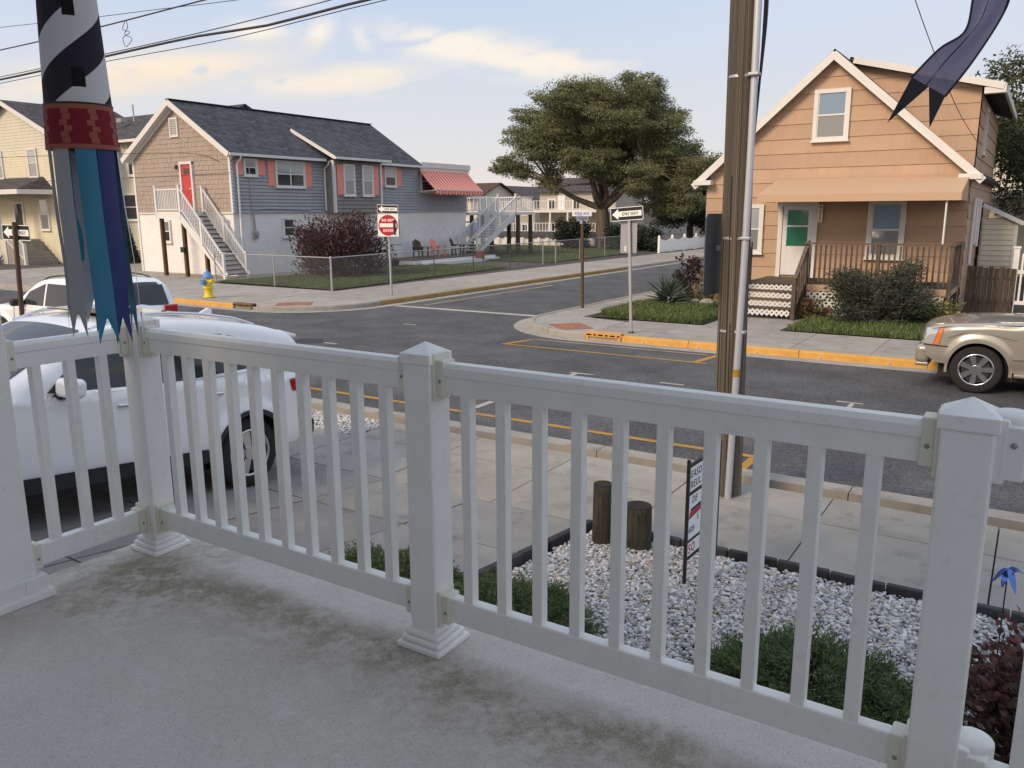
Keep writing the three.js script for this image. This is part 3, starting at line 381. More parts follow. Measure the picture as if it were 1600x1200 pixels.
  for (let i = 0; i < n; i++) { const x = xa + (xb - xa) * (i / n), y = yL - (yL - G0) * ((i + 1) / (n + 1)); part('tread', box2(x - 0.02, x + 0.24, y - 0.045, y, zf + 0.02, zn - 0.02), M.greyWood[1], s); part('riser', box2(x - 0.03, x - 0.005, y, y + 0.15, zf + 0.02, zn - 0.02), M.white, s); }
  for (const z of [zn, zf]) part('stringer', beam([xa - 0.1, yL - 0.2, z], [xb + 0.1, G0 + 0.1, z], 0.05, 0.3), M.white, s);
  for (const [x, z, y] of [[-34.85, zn, yL], [xa, zn, yL], [xb, zn, G0], [(xa + xb) / 2, zn, 1.62], [xa, zf, yL], [xb, zf, G0], [(xa + xb) / 2, zf, 1.62]]) { const q = part('newel_post', [bx(0.11, 1.15, 0.11, 0, 0.57, 0), bx(0.15, 0.04, 0.15, 0, 1.16, 0)], M.white, s); q.position.set(x, y, z); }
  balusters(s, [-34.8, yL, zn], [xa, yL, zn], 1.0, 13, M.white); balusters(s, [-34.85, yL, -25.05], [-34.85, yL, zn], 1.0, 8, M.white);
  for (const z of [zn, zf]) { balusters(s, [xa + 0.05, yL, z], [(xa + xb) / 2, 1.65, z], 1.0, 11, M.white); balusters(s, [(xa + xb) / 2, 1.6, z], [xb - 0.03, G0 + 0.02, z], 1.0, 11, M.white); }
  for (const [x, h] of [[-34.75, yL - 0.1], [-33.15, yL - 0.2], [-31.65, 1.35]]) part('support_post', muv(bx(0.15, h - G0, 0.15, x, (h + G0) / 2, -23.85)), M.brownWood, s);
  recentre(s, [-32.6, 0, -24.3]);
  const mb = thing('mailbox', 'black mailbox fixed to a brown stair post', 'mailbox', [-33.15, 1.25, -23.74]); part('box', rbx(0.26, 0.22, 0.12, 0.02, 0, 0.11, 0.03), M.dark, mb); part('lid', rbx(0.28, 0.03, 0.14, 0.01, 0, 0.23, 0.035), M.darkGrey, mb);
  // rear deck with its stair
  const k = thing('rear_deck', 'raised white deck and stair on timber piles behind the grey house', 'deck');
  part('deck_floor', [box2(-36, -31.2, 2.8, 2.98, -48.6, -43.6), box2(-31.2, -29.4, 2.8, 2.98, -48.6, -46.6)], M.white, k);
  for (const [x, z] of [[-31.4, -44.1], [-31.4, -46.4], [-29.55, -48.4], [-31.3, -48.4], [-33.5, -48.4], [-29.55, -46.8]]) part('timber_pile', muv(new THREE.CylinderGeometry(0.14, 0.16, 2.8, 10).translate(x, 1.4 + 0.03, z)), M.greenWood, k);
  balusters(k, [-31.2, 2.98, -43.7], [-31.2, 2.98, -46.5], 1.0, 18, M.white); balusters(k, [-29.45, 2.98, -46.7], [-29.45, 2.98, -48.55], 1.0, 12, M.white); balusters(k, [-36, 2.98, -43.7], [-31.3, 2.98, -43.7], 1.0, 26, M.white); balusters(k, [-36, 2.98, -48.5], [-29.5, 2.98, -48.5], 1.0, 34, M.white);
  for (let i = 0; i < 13; i++) { const z = -46.55 + 4.3 * (i / 13), y = 2.98 - 2.5 * ((i + 1) / 14); part('tread', box2(-30.95, -29.65, y - 0.045, y, z - 0.02, z + 0.3), M.white, k); }
  for (const x of [-31, -29.6]) { part('stringer', beam([x, 2.8, -46.6], [x, 0.5, -42.15], 0.05, 0.3), M.white, k); balusters(k, [x, 2.9, -46.5], [x, 1.75, -44.35], 1.0, 13, M.white); balusters(k, [x, 1.72, -44.3], [x, 0.55, -42.2], 1.0, 13, M.white); for (const [y, z] of [[2.98, -46.6], [1.7, -44.32], [0.4, -42.1]]) { const q = part('newel_post', [bx(0.12, 1.2, 0.12, 0, 0.55, 0), bx(0.16, 0.04, 0.16, 0, 1.17, 0)], M.white, k); q.position.set(x, y, z); } }
  recentre(k, [-32, 0, -46]);
  const pf = thing('patio_platform', 'low grey patio platform with white stepped edges', 'patio'); for (let i = 0; i < 13; i++) part('deck_board', box2(-31.2 + i * 0.2, -31.2 + i * 0.2 + 0.19, 0.4, 0.44, -42.6, -34.8), M.greyWood[i % 3], pf); part('fascia', [box2(-31.2, -28.55, 0.1, 0.398, -42.6, -34.8)], M.white, pf); part('step', box2(-28.53, -28.1, 0.1, 0.28, -42.4, -35.2), M.white, pf); recentre(pf, [-29.8, 0.1, -38.7]);
  function chair(x, z, ry, m, label) { const c = thing('garden_chair', label, 'chair', [x, 0.44, z], ry, 'chairs on the patio platform'); for (let i = 0; i < 5; i++) { const h = 0.78 - 0.07 * Math.abs(i - 2); part('back_slat', new THREE.BoxGeometry(0.1, h, 0.02).translate(0, h / 2, 0).rotateX(-0.35).translate((i - 2) * 0.115, 0.3, -0.22), m, c); } for (let i = 0; i < 4; i++) part('seat_slat', new THREE.BoxGeometry(0.58, 0.02, 0.11).translate(0, 0.32 + i * 0.02, -0.2 + i * 0.13), m, c); for (const s2 of [-1, 1]) { part('arm', bx(0.12, 0.025, 0.7, s2 * 0.34, 0.58, 0), m, c); part('leg', bx(0.05, 0.58, 0.09, s2 * 0.32, 0.29, 0.28), m, c); part('leg', bx(0.05, 0.58, 0.09, s2 * 0.32, 0.29, -0.26), m, c); } return c; }
  chair(-30.3, -37.4, 1.3, M.greyWood[0], 'weathered grey garden chair nearest the dark red bush'); chair(-30.4, -39.2, 1.6, M.coral, 'coral garden chair beside a small side table'); chair(-30.3, -41.0, 1.9, M.greyWood[1], 'weathered grey garden chair close to the deck stair foot');
  const tb = thing('side_table', 'small white side table between garden chairs', 'table', [-29.9, 0.44, -40.1]); part('table_top', new THREE.CylinderGeometry(0.35, 0.35, 0.04, 18).translate(0, 0.5, 0), M.white, tb); for (const a of [0, 2.1, 4.2]) part('leg', bar([0.28 * Math.cos(a), 0, 0.28 * Math.sin(a)], [0.15 * Math.cos(a), 0.5, 0.15 * Math.sin(a)], 0.02), M.white, tb);
  const pot = thing('flower_pot', 'terracotta flower pot at the foot of the deck stair', 'flower pot', [-28.3, G0, -40.6]); part('pot', new THREE.LatheGeometry([[0.001, 0.01], [0.2, 0], [0.3, 0.5], [0.34, 0.5], [0.34, 0.6], [0.28, 0.6], [0.26, 0.5], [0.001, 0.48]].map((p) => new THREE.Vector2(...p)), 18), std(C(0.3, 0.14, 0.09), 0.9), pot);
  const pt2 = thing('planter', 'dark planter with sparse stems beside the lawn path', 'planter', [-28.9, G0, -33.4]); part('bowl', new THREE.LatheGeometry([[0.001, 0], [0.2, 0], [0.32, 0.35], [0.28, 0.35], [0.18, 0.05]].map((p) => new THREE.Vector2(...p)), 16), M.dark, pt2); part('stems', Array.from({ length: 9 }, (_, i) => bar([0.05 * Math.cos(i), 0.05, 0.05 * Math.sin(i)], [0.25 * Math.cos(i * 2.1), rr(0.6, 1.1), 0.25 * Math.sin(i * 2.1)], 0.012, 0.004, 5)), M.turf, pt2);
}
// ---------- tan house ----------
{
  const t = thing('tan_house', 'tan gabled cottage with a shed dormer and front awning', 'house');
  const Z = -25.2, P = -5.38, lim = (y) => { const h = (7.22 - y) / 0.89; return [Math.max(-8.95, P - h), Math.min(-1.75, P + h)]; };
  part('wall', [extr([[-8.93, 0.1], [-1.77, 0.1], [-1.77, 4.0], [P, 7.15], [-8.93, 4.0]], 10.3).translate(0, 0, -35.53), extr([[-4.8, 4], [-1.8, 4], [-1.8, 6.1], [-4.8, 6.95]], 8.6).translate(0, 0, -34.55)], M.tanPaint[0], t);
  for (let y = 0.92, k = 0; y < 7.2; y += 0.41, k++) { const y1 = Math.min(7.18, y + 0.405), a = lim(y), b = lim(y1); if (a[1] - a[0] < 0.1) break; const g = muv(quadGeo([[[a[0], y, 0.028], [a[1], y, 0.028], [b[1], y1, 0.006], [b[0], y1, 0.006]], [[a[0], y, -0.02], [a[1], y, -0.02], [a[1], y, 0.028], [a[0], y, 0.028]]]), 1, k * 1.7, k * 0.9); const q = part('siding_board', g, M.tanPaint[Math.floor(rnd() * 3)], t); q.position.z = Z; }
  for (let y = 0.3, k = 0; y < 5.9; y += 0.41, k++) { const q = part('siding_board', muv(quadGeo([[[0, y, 0.026], [9.9, y, 0.026], [9.9, y + 0.405, 0.006], [0, y + 0.405, 0.006]], [[0, y, -0.02], [9.9, y, -0.02], [9.9, y, 0.026], [0, y, 0.026]]]), 1, k * 0.7, k), M.tanPaint[k % 3], t); q.rotation.y = H2; q.position.set(-1.76, 0, y > 3.7 ? -25.98 : -25.21); q.scale.x = y > 3.7 ? 0.9 : 1; }
  for (let y = 4.15, k = 0; y < 6.9; y += 0.41, k++) { const y1 = y + 0.405, a = P + (7.25 - y) / 0.89 - 0.2, b = Math.min(-1.77, -5.1 + (7.08 - y) / 0.265), b1 = Math.min(-1.77, -5.1 + (7.08 - y1) / 0.265); if (b - a < 0.05) break; const q = part('siding_board', muv(quadGeo([[[a, y, 0.024], [b, y, 0.024], [Math.max(a - 0.4, b1), y1, 0.006], [a - 0.4, y1, 0.006]]])), M.tanPaint[k % 3], t); q.position.z = -25.94; }
  const roof = part('roof', [roofSlab([-1.5, 3.86, -24.95], [-1.5, 3.86, -35.7], [P, 7.36, -35.7], [P, 7.36, -24.95]), roofSlab([-9.26, 3.86, -35.7], [-9.26, 3.86, -24.95], [P, 7.36, -24.95], [P, 7.36, -35.7])], M.roofBrown, t);
  part('dormer_roof', roofSlab([-1.25, 6.2, -25.65], [-1.25, 6.2, -34.8], [-5.1, 7.22, -34.8], [-5.1, 7.22, -25.65], 0.1), M.roofBrown, roof);
  for (const s of [1, -1]) { part('bargeboard', beam([P - s * 0.03, 7.225, -24.92 + s * 0.003], [P + s * 3.92, 3.72, -24.92 + s * 0.003], 0.05, 0.2), M.trim, t); part('eave_return', bx(0.55, 0.14, 0.3, P + s * 3.62, 3.84, -25.0), M.trim, t); }
  part('dormer_fascia', [beam([-1.25, 6.13, -25.62], [-5.0, 7.12, -25.62], 0.04, 0.17), box2(-1.27, -1.2, 6.02, 6.2, -34.8, -25.62), bx(0.5, 0.16, 0.25, -1.45, 6.05, -25.75)], M.trim, t);
  win(t, [-5.39, 5.63, Z + 0.05], 0, 0.98, 1.4, { top: M.blueGlass, bot: M.blind, trim: M.trim, t: 0.11 }); win(t, [-3.72, 2.45, Z + 0.05], 0, 0.98, 1.6, { top: M.blueGlass, bot: M.blind, trim: M.trim, t: 0.12 }); win(t, [-7.62, 2.45, Z + 0.05], 0, 0.98, 1.45, { top: M.curtain, bot: M.blind, trim: M.trim, t: 0.11 }); win(t, [-1.74, 5.2, -28.2], H2, 0.8, 1.3, { trim: M.trim });
  for (const [z, y0, y1] of [[-26.4, 1.5, 3.3], [-27.5, 2.0, 3.3], [-28.6, 1.9, 3.3]]) part('vent_pipe', bar([-1.68, y0, z], [-1.68, y1, z], 0.045), M.white, t);
  const d = part('door', [rbx(0.86, 0.85, 0.05, 0.01, 0, -0.55, 0), bx(0.13, 1.17, 0.05, -0.365, 0.465, 0), bx(0.13, 1.17, 0.05, 0.365, 0.465, 0), bx(0.6, 0.12, 0.05, 0, 0.99, 0), bx(0.6, 0.05, 0.05, 0, 0.46, 0)], M.white, t); d.position.set(-6.12, 2.08, Z + 0.05); part('door_pane', bx(0.6, 0.5, 0.02, 0, 0.72, 0), M.green, d); part('door_pane', bx(0.6, 0.52, 0.02, 0, 0.17, -0.005), M.green, d); part('door_frame', [bx(0.12, 2.15, 0.1, -0.5, 0.02, 0.01), bx(0.12, 2.15, 0.1, 0.5, 0.02, 0.01), bx(1.12, 0.12, 0.1, 0, 1.12, 0.012)], M.trim, d); part('door_handle', rbx(0.03, 0.12, 0.05, 0.008, 0.38, 0, 0.05), M.dark, d);
  const num = canvasTex(64, 256, (g) => { g.fillStyle = '#e8e0d2'; g.fillRect(0, 0, 64, 256); g.fillStyle = '#222'; g.font = 'bold 66px sans-serif'; g.textAlign = 'center'; ['4', '2', '2', '7'].forEach((c, i) => g.fillText(c, 32, 58 + i * 62)); });
  const np = part('house_number', new THREE.PlaneGeometry(0.13, 0.5), std(C(1, 1, 1), 0.6, { map: num }), t); np.position.set(-5.49, 2.9, Z + 0.12);
  const aw = part('awning', [quadGeo([[[-6.78, 3.42, -23.2], [-1.78, 3.42, -23.2], [-1.78, 3.88, -25.1], [-6.78, 3.88, -25.1]], [[-6.78, 3.22, -23.19], [-1.78, 3.22, -23.19], [-1.78, 3.42, -23.2], [-6.78, 3.42, -23.2]], [[-1.78, 3.22, -23.19], [-1.78, 3.22, -25.1], [-1.78, 3.88, -25.1], [-1.78, 3.42, -23.2]], [[-6.78, 3.22, -23.19], [-6.78, 3.42, -23.2], [-6.78, 3.88, -25.1], [-6.78, 3.22, -25.1]], [[-6.78, 3.24, -23.2], [-6.78, 3.24, -25.1], [-1.78, 3.24, -25.1], [-1.78, 3.24, -23.2]]])], M.awnTan, t); part('awning_pole', bar([-2.1, 1.05, -23.3], [-2.1, 3.25, -23.3], 0.025), M.white, aw);
  recentre(t, [-5.4, 0, -28]);
  const k = thing('front_deck', 'weathered wooden porch deck with lattice skirt and steps', 'deck');
  const gw = M.greyWood, zf = -23.2, y0 = 1.05;
  for (let i = 0; i < 14; i++) part('deck_board', box2(-6.9, -1.78, y0 - 0.03, y0, -25.17 + i * 0.142, -25.17 + i * 0.142 + 0.134), gw[i % 3], k);
  part('joist', [box2(-6.9, -1.8, y0 - 0.2, y0 - 0.031, zf + 0.0, zf + 0.04), box2(-1.84, -1.8, y0 - 0.2, y0 - 0.031, -25.15, zf)], M.tanPaint[1], k);
  for (const [x, z] of [[-5.35, zf], [-3.55, zf], [-1.85, zf], [-6.9, zf], [-1.85, -25.05]]) part('deck_post', muv(bx(0.1, x < -6 ? 2.0 : 2.05, 0.1, x, 1.13, z)), gw[1], k);
  const G = new THREE.BoxGeometry(0.045, 1.0, 0.03); for (let i = 0; i < 26; i++) { const q = part('baluster', G, gw[Math.floor(rnd() * 3)], k); q.position.set(-5.25 + i * 0.131, 1.58, zf + 0.04); }
  for (let i = 0; i < 13; i++) { const q = part('baluster', G, gw[i % 3], k); q.position.set(-1.83, 1.58, -24.95 + i * 0.135); q.rotation.y = H2; }
  part('top_rail', [box2(-5.42, -1.78, 2.1, 2.145, zf - 0.07, zf + 0.08)], gw[2], k); part('top_rail', box2(-1.9, -1.76, 2.1, 2.145, -25.1, zf - 0.075), gw[2], k); part('bottom_rail', box2(-5.3, -1.9, 1.1, 1.18, zf - 0.02, zf + 0.02), gw[0], k);
  function lattice(x0, x1, ya, yb, z, p = 0.16) { const gs = []; for (let c = x0 - (yb - ya); c < x1; c += p) for (const s of [1, -1]) { let a = s > 0 ? [c, ya] : [c, yb], b = s > 0 ? [c + yb - ya, yb] : [c + yb - ya, ya]; if (a[0] < x0) { const f = (x0 - a[0]) / (b[0] - a[0]); a = [x0, mix(a[1], b[1], f)]; } if (b[0] > x1) { const f = (x1 - a[0]) / (b[0] - a[0]); b = [x1, mix(a[1], b[1], f)]; } if (b[0] - a[0] > 0.03) gs.push(beam([a[0], a[1], z + (s > 0 ? 0.008 : 0)], [b[0], b[1], z + (s > 0 ? 0.008 : 0)], 0.008, 0.052)); } return gs; }
  part('lattice', lattice(-5.3, -3.6, 0.18, 0.86, zf), M.white, k); part('lattice', lattice(-3.5, -1.95, 0.18, 0.86, zf), M.white, k);
  for (let i = 0; i < 4; i++) { const y = y0 - (i + 1) * 0.2 + 0.02, z = zf + i * 0.27; part('tread', box2(-6.85, -5.42, y + 0.14, y + 0.18, z - 0.02, z + 0.3), gw[i % 3], k); part('riser_lattice', lattice(-6.8, -5.46, y - 0.04, y + 0.13, z + 0.27, 0.13), M.white, k); }
  for (const x of [-6.92, -5.36]) { part('stringer', beam([x, 0.92, zf], [x, 0.2, zf + 1.1], 0.05, 0.24), gw[0], k); part('handrail', beam([x, 2.05, zf], [x, 1.2, zf + 1.12], 0.1, 0.05), gw[2], k); part('newel_post', bx(0.1, 1.15, 0.1, x, 0.68, zf + 1.12), gw[1], k); for (let i = 1; i < 5; i++) part('baluster', bx(0.04, 0.95, 0.04, x, 1.55 - 0.17 * i, zf + i * 0.22), gw[i % 3], k); }
  recentre(k, [-4.3, 0, -24]);
  const fence = thing('wood_fence', 'weathered dark wooden picket fence beside the tan cottage', 'fence', [-1.7, 0.1, -26.5]); for (let i = 0; i < 9; i++) part('picket', muv(bx(0.125, 1.3 + rr(-0.05, 0.06), 0.02, i * 0.134 + 0.06, 0.66, rr(-0.01, 0.01))), gw[Math.floor(rnd() * 3)], fence); part('fence_rail', [bx(1.2, 0.08, 0.04, 0.6, 0.35, -0.04), bx(1.2, 0.08, 0.04, 0.6, 1.0, -0.04)], gw[0], fence);
  const vf = thing('vinyl_fence', 'white vinyl picket fence next to the dark wooden fence', 'fence', [-0.55, 0.1, -26.6]); for (const x of [0, 1.9, 3.8]) part('fence_post', [bx(0.14, 1.85, 0.14, x, 0.92, 0), bx(0.18, 0.05, 0.18, x, 1.87, 0)], M.vinyl, vf); for (let i = 0; i < 26; i++) if (i % 13 !== 12) part('picket', bx(0.05, 1.4, 0.03, 0.16 + i * 0.142, 1.0, 0), M.vinyl, vf); part('fence_rail', [bx(3.7, 0.1, 0.05, 1.9, 0.35, 0), bx(3.7, 0.1, 0.05, 1.9, 1.2, 0)], M.vinyl, vf);
  const sh = thing('lean_to_shed', 'narrow pale shed with a pitched roof beside the tan cottage', 'shed', [-1.15, 0.1, -30.5]); stuffPart('lap_siding', lap(0.05, 2.5, 0.16, () => [-0.45, 0.45], 0.03).translate(0, 0, 0.8), M.creamSiding, sh); part('wall', muv(box2(-0.45, 0.45, 0, 2.6, -0.8, 0.8)), M.creamSiding, sh); part('roof', [roofSlab([0.65, 2.5, 0.95], [0.65, 2.5, -0.95], [-0.5, 3.1, -0.95], [-0.5, 3.1, 0.95], 0.08)], M.roofBrown, sh); part('corner_board', [bx(0.1, 2.6, 0.1, 0.44, 1.3, 0.79)], M.white, sh); part('fascia', beam([0.63, 2.46, 0.95], [-0.5, 3.03, 0.95], 0.04, 0.12), M.white, sh);
  const bl = thing('deck_house', 'large beige house with a white railed upper deck behind the cottage', 'house'); part('wall', muv(box2(-3.0, 12, 0, 6.6, -55, -42)), M.creamSiding, bl); part('deck', box2(-2.2, 12, 3.45, 3.75, -42, -39.6), M.white, bl); balusters(bl, [-2.15, 3.75, -39.65], [12, 3.75, -39.65], 0.95, 64, M.white, { bw: 0.05 }); for (const x of [-2.1, 2, 6]) part('deck_post', box2(x - 0.1, x + 0.1, 0, 3.45, -39.8, -39.6), M.white, bl); for (const x of [-1.0, 1.6, 5]) win(bl, [x, 5.4, -41.95], 0, 1.3, 1.6, {}); part('roof', [roofSlab([-3.5, 6.5, -41.4], [12.5, 6.5, -41.4], [12.5, 7.4, -48.5], [-3.5, 7.4, -48.5]), roofSlab([12.5, 6.5, -55.6], [-3.5, 6.5, -55.6], [-3.5, 7.4, -48.5], [12.5, 7.4, -48.5])], M.roofBrown, bl); recentre(bl, [3, 0, -46]);
}
// ---------- yellow house ----------
{
  const t = thing('yellow_house', 'pale yellow two storey house with a front gable and porch', 'house');
  const Z = -27, P = -53.6; part('wall', [extr([[-60, 0.1], [-47.6, 0.1], [-47.6, 7.15], [P, 9.6], [-60, 7.15]], 6).translate(0, 0, -33), box2(-48, -40.5, 0.1, 7.2, -38, -30)], M.creamSiding, t);
  const lim = (y) => { const h = (9.7 - y) / 0.41; return [Math.max(-60, P - h), Math.min(-47.6, P + h)]; };
  stuffPart('lap_siding', [lap(0.15, 6.6, 0.15, lim).translate(0, 0, Z + 0.005)], M.yellowSiding, t); stuffPart('gable_siding', lap(6.6, 9.6, 0.18, lim).translate(0, 0, Z + 0.005), M.creamSiding, t); stuffPart('wing_siding', [lap(0.8, 7.2, 0.15, () => [-47.6, -40.5]).translate(0, 0, -29.99), lap(0.15, 7.2, 0.15, () => [0, 3]).rotateY(H2).translate(-47.59, 0, -27)], M.creamSiding, t);
  part('foundation', muv(box2(-48, -40.4, 0.1, 0.85, -37, -29.93)), M.concrete[1], t);
  part('roof', [roofSlab([-47.1, 7.0, -26.6], [-47.1, 7.0, -34], [P, 9.75, -34], [P, 9.75, -26.6]), roofSlab([-60.3, 7.0, -34], [-60.3, 7.0, -26.6], [P, 9.75, -26.6], [P, 9.75, -34]), roofSlab([-62, 7.25, -29.5], [-40, 7.25, -29.5], [-40, 9.25, -33.6], [-62, 9.25, -33.6]), roofSlab([-40, 7.25, -38], [-62, 7.25, -38], [-62, 9.25, -33.6], [-40, 9.25, -33.6])], M.roofBrown, t);
  for (const s of [1, -1]) part('bargeboard', beam([P, 9.6, -26.58 + s * 0.003], [P + s * 6.5, 6.88, -26.58 + s * 0.003], 0.05, 0.25), M.trim, t); part('gutter', box2(-47, -40, 7.1, 7.25, -29.55, -29.4), M.trim, t);
  part('roof_vent', [bx(0.5, 0.25, 0.4, -49.2, 8.7, -31.6), bar([-48.2, 8.6, -31.8], [-48.2, 9.6, -31.8], 0.05)], M.steel, t);
  for (const [x, y, w, h] of [[-51.3, 6.0, 1.05, 1.7], [-55.3, 6.0, 1.05, 1.7], [-50.7, 3.0, 1.05, 1.9]]) win(t, [x, y, Z + 0.06], 0, w, h, { top: M.curtain, bot: M.blind, trim: M.trim }); for (const [x, y, w] of [[-46, 6.0, 0.9], [-46.6, 3.4, 1.9]]) win(t, [x, y, -29.94], 0, w, 1.6, { trim: M.trim });
  part('porch_roof', [roofSlab([-60.4, 4.45, -24.9], [-49.4, 4.45, -24.9], [-50.4, 5.2, -27], [-60.4, 5.2, -27]), roofSlab([-49.4, 4.45, -24.9], [-49.4, 4.45, -27], [-50.4, 5.2, -27], [-50.4, 5.2, -26.99])], M.roofBrown, t); part('porch_fascia', [box2(-60.4, -49.4, 4.15, 4.42, -25.0, -24.86), box2(-49.55, -49.41, 4.15, 4.42, -27, -25)], M.trim, t);
  for (const x of [-52.4, -57]) part('porch_post', box2(x - 0.14, x + 0.14, 0.1, 4.15, -25.2, -24.92), M.white, t); part('porch_floor', box2(-60, -51.6, 0.1, 1.55, -27, -24.95), M.creamSiding, t);
  const d = part('door', rbx(0.9, 2.1, 0.06, 0.01), M.glass, t); d.position.set(-53.6, 2.62, Z + 0.06); part('door_frame', frameGeo(1.15, 2.3, 0.12, 0.08), M.white, d);
  for (let i = 0; i < 6; i++) part('step', muv(box2(-51.6 + i * 0.34, -51.25 + i * 0.34, 0.1, 1.5 - i * 0.23, -26.8, -25.0)), M.concrete[3], t); balusters(t, [-51.6, 1.45, -24.98], [-49.6, 0.25, -24.98], 1.0, 14, M.white); part('newel_post', box2(-49.66, -49.5, 0.1, 1.35, -25.06, -24.9), M.white, t);
  recentre(t, [-52, 0, -29]);
}
// ---------- far houses, canal, bulkhead ----------
structure('canal_water', muv(flat(rect(-200, -24, -78, -61.5), -0.02)), phys(C(0.05, 0.07, 0.08), 0.08));
{
  const b = thing('bulkhead', 'corrugated pale canal bulkhead with a dark timber cap', 'bulkhead', [-45, 0, -61]); part('sheet_piling', gridGeo(320, 1, (u, v) => { const x = -20 + u * 38, s = Math.sin(x * Math.PI / 0.42); return [x, -0.1 + v * 1.0, 0.1 * clamp(s * 2.2, -1, 1)]; }), M.white, b); part('timber_cap', muv(box2(-20, 18, 0.9, 1.35, -0.25, 0.2)), M.darkGrey, b);
  function house(x, z, w, d, e, r, wall, roofM, label, ax, wins = 3) { const t = thing('far_house', label, 'house', [x, 0, z]); part('wall', ax ? [muv(extr([[-d / 2, -0.2], [d / 2, -0.2], [d / 2, e], [0, r - 0.1], [-d / 2, e]], w).rotateY(H2).translate(-w / 2, 0, 0))] : [muv(extr([[-w / 2, -0.2], [w / 2, -0.2], [w / 2, e], [0, r - 0.1], [-w / 2, e]], d).translate(0, 0, -d / 2))], wall, t);
    const o = 0.5; part('roof', ax ? [roofSlab([-w / 2 - o, e - 0.15, d / 2 + o], [w / 2 + o, e - 0.15, d / 2 + o], [w / 2 + o, r, 0], [-w / 2 - o, r, 0]), roofSlab([w / 2 + o, e - 0.15, -d / 2 - o], [-w / 2 - o, e - 0.15, -d / 2 - o], [-w / 2 - o, r, 0], [w / 2 + o, r, 0])] : [roofSlab([w / 2 + o, e - 0.15, d / 2 + o], [w / 2 + o, e - 0.15, -d / 2 - o], [0, r, -d / 2 - o], [0, r, d / 2 + o]), roofSlab([-w / 2 - o, e - 0.15, -d / 2 - o], [-w / 2 - o, e - 0.15, d / 2 + o], [0, r, d / 2 + o], [0, r, -d / 2 - o])], roofM, t);
    for (let i = 0; i < wins; i++) for (const y of e > 4.5 ? [e - 1.6, e - 4.2] : [e - 1.6]) { const f = part('window', frameGeo(1.1, 1.4, 0.14, 0.1), M.white, t); f.position.set(-w / 2 + w * (i + 0.5) / wins, y, d / 2 + 0.03); part('pane', bx(0.85, 1.15, 0.04), M.glass, f); } return t; }
  const tn = std(C(0.4, 0.36, 0.3), 0.8), bl = std(C(0.3, 0.34, 0.4), 0.8);
  house(-65, -88, 13, 9, 4.8, 6.6, M.creamSiding, M.roofRed, 'far white house with a low red brown roof', 1); house(-70, -112, 11, 10, 4.7, 6.9, tn, M.roofBrown, 'far taupe house with a gable toward the canal', 0); house(-68.5, -120, 10, 9, 5, 7.0, bl, M.roof, 'far blue grey house with a slate roof across the canal', 1); house(-76, -104, 7, 8, 4.2, 6.0, M.yellowSiding, M.roofRed, 'small far yellow house with a red brown roof', 0, 2); house(-30, -135, 14, 10, 5, 7.5, M.whiteWall, M.roofBrown, 'far white house beyond the side street end', 1); house(-16, -150, 12, 10, 4.5, 7.5, tn, M.roofBrown, 'far taupe house at the end of the side street', 0);
  const d2 = house(-46.2, -90, 10, 8, 5.4, 7.0, tn, M.roofBrown, 'taupe canal house with two white railed decks', 1, 3);
  for (const y of [0.7, 3.2]) { part('deck', box2(-8.6, 5.5, y - 0.3, y, 3.95, 7.5), M.trim, d2); balusters(d2, [-8.55, y, 7.4], [5.4, y, 7.4], 1.0, 34, M.white, { bw: 0.06 }); balusters(d2, [-8.55, y, 4.1], [-8.55, y, 7.4], 1.0, 8, M.white, { bw: 0.06 }); }
  for (let i = 0; i < 7; i++) part('deck_post', box2(-8.6 + i * 2.3, -8.4 + i * 2.3, 0, 3.2, 7.25, 7.45), M.trim, d2);
  part('door', [bx(1.0, 2.2, 0.08, -2, 4.3, 4.02)], M.white, d2);
  const bt = thing('motor_boat', 'white motor boat moored behind the bulkhead', 'boat', [-47.5, 0.1, -66], 0.35); part('hull', gridGeo(24, 10, (u, v) => { const a = (v - 0.5) * Math.PI, w = 1.15 * Math.pow(Math.sin(Math.PI * Math.min(0.5, (1 - u) * 0.62 + 0.02)), 0.8) * (u > 0.98 ? 0.05 : 1), k = 0.35 * u * u; return [-3 + u * 6, -0.2 + (1.1 + k) * (1 - Math.cos(a) * 0.95), w * Math.sin(a)]; }), M.white, bt); part('deck', box2(-2.9, 1.2, 0.75, 0.82, -0.95, 0.95), M.trim, bt); part('windscreen', new THREE.BoxGeometry(0.05, 0.6, 1.7).rotateZ(0.6).translate(0.4, 1.25, 0), M.glass, bt); part('canvas_top', rbx(2.2, 0.12, 1.8, 0.05, -0.9, 1.95, 0), M.darkGrey, bt); for (const s of [-1, 1]) part('canvas_frame', bar([-0.3, 0.8, s * 0.8], [-0.6, 1.95, s * 0.8], 0.025), M.steel, bt);
  const tp = thing('tarp_pile', 'blue tarpaulin covered pile near the bulkhead', 'tarp', [-42.5, 1.3, -61.0]); part('tarp', gridGeo(20, 10, (u, v) => [-1.7 + u * 3.4, 0.03 + 0.75 * Math.pow(Math.sin(Math.PI * u) * Math.sin(Math.PI * v), 0.35) + 0.08 * Math.sin(u * 17 + v * 7), -0.12 + (v - 0.5) * 0.75]), std(C(0.05, 0.12, 0.35), 0.6), tp);
}

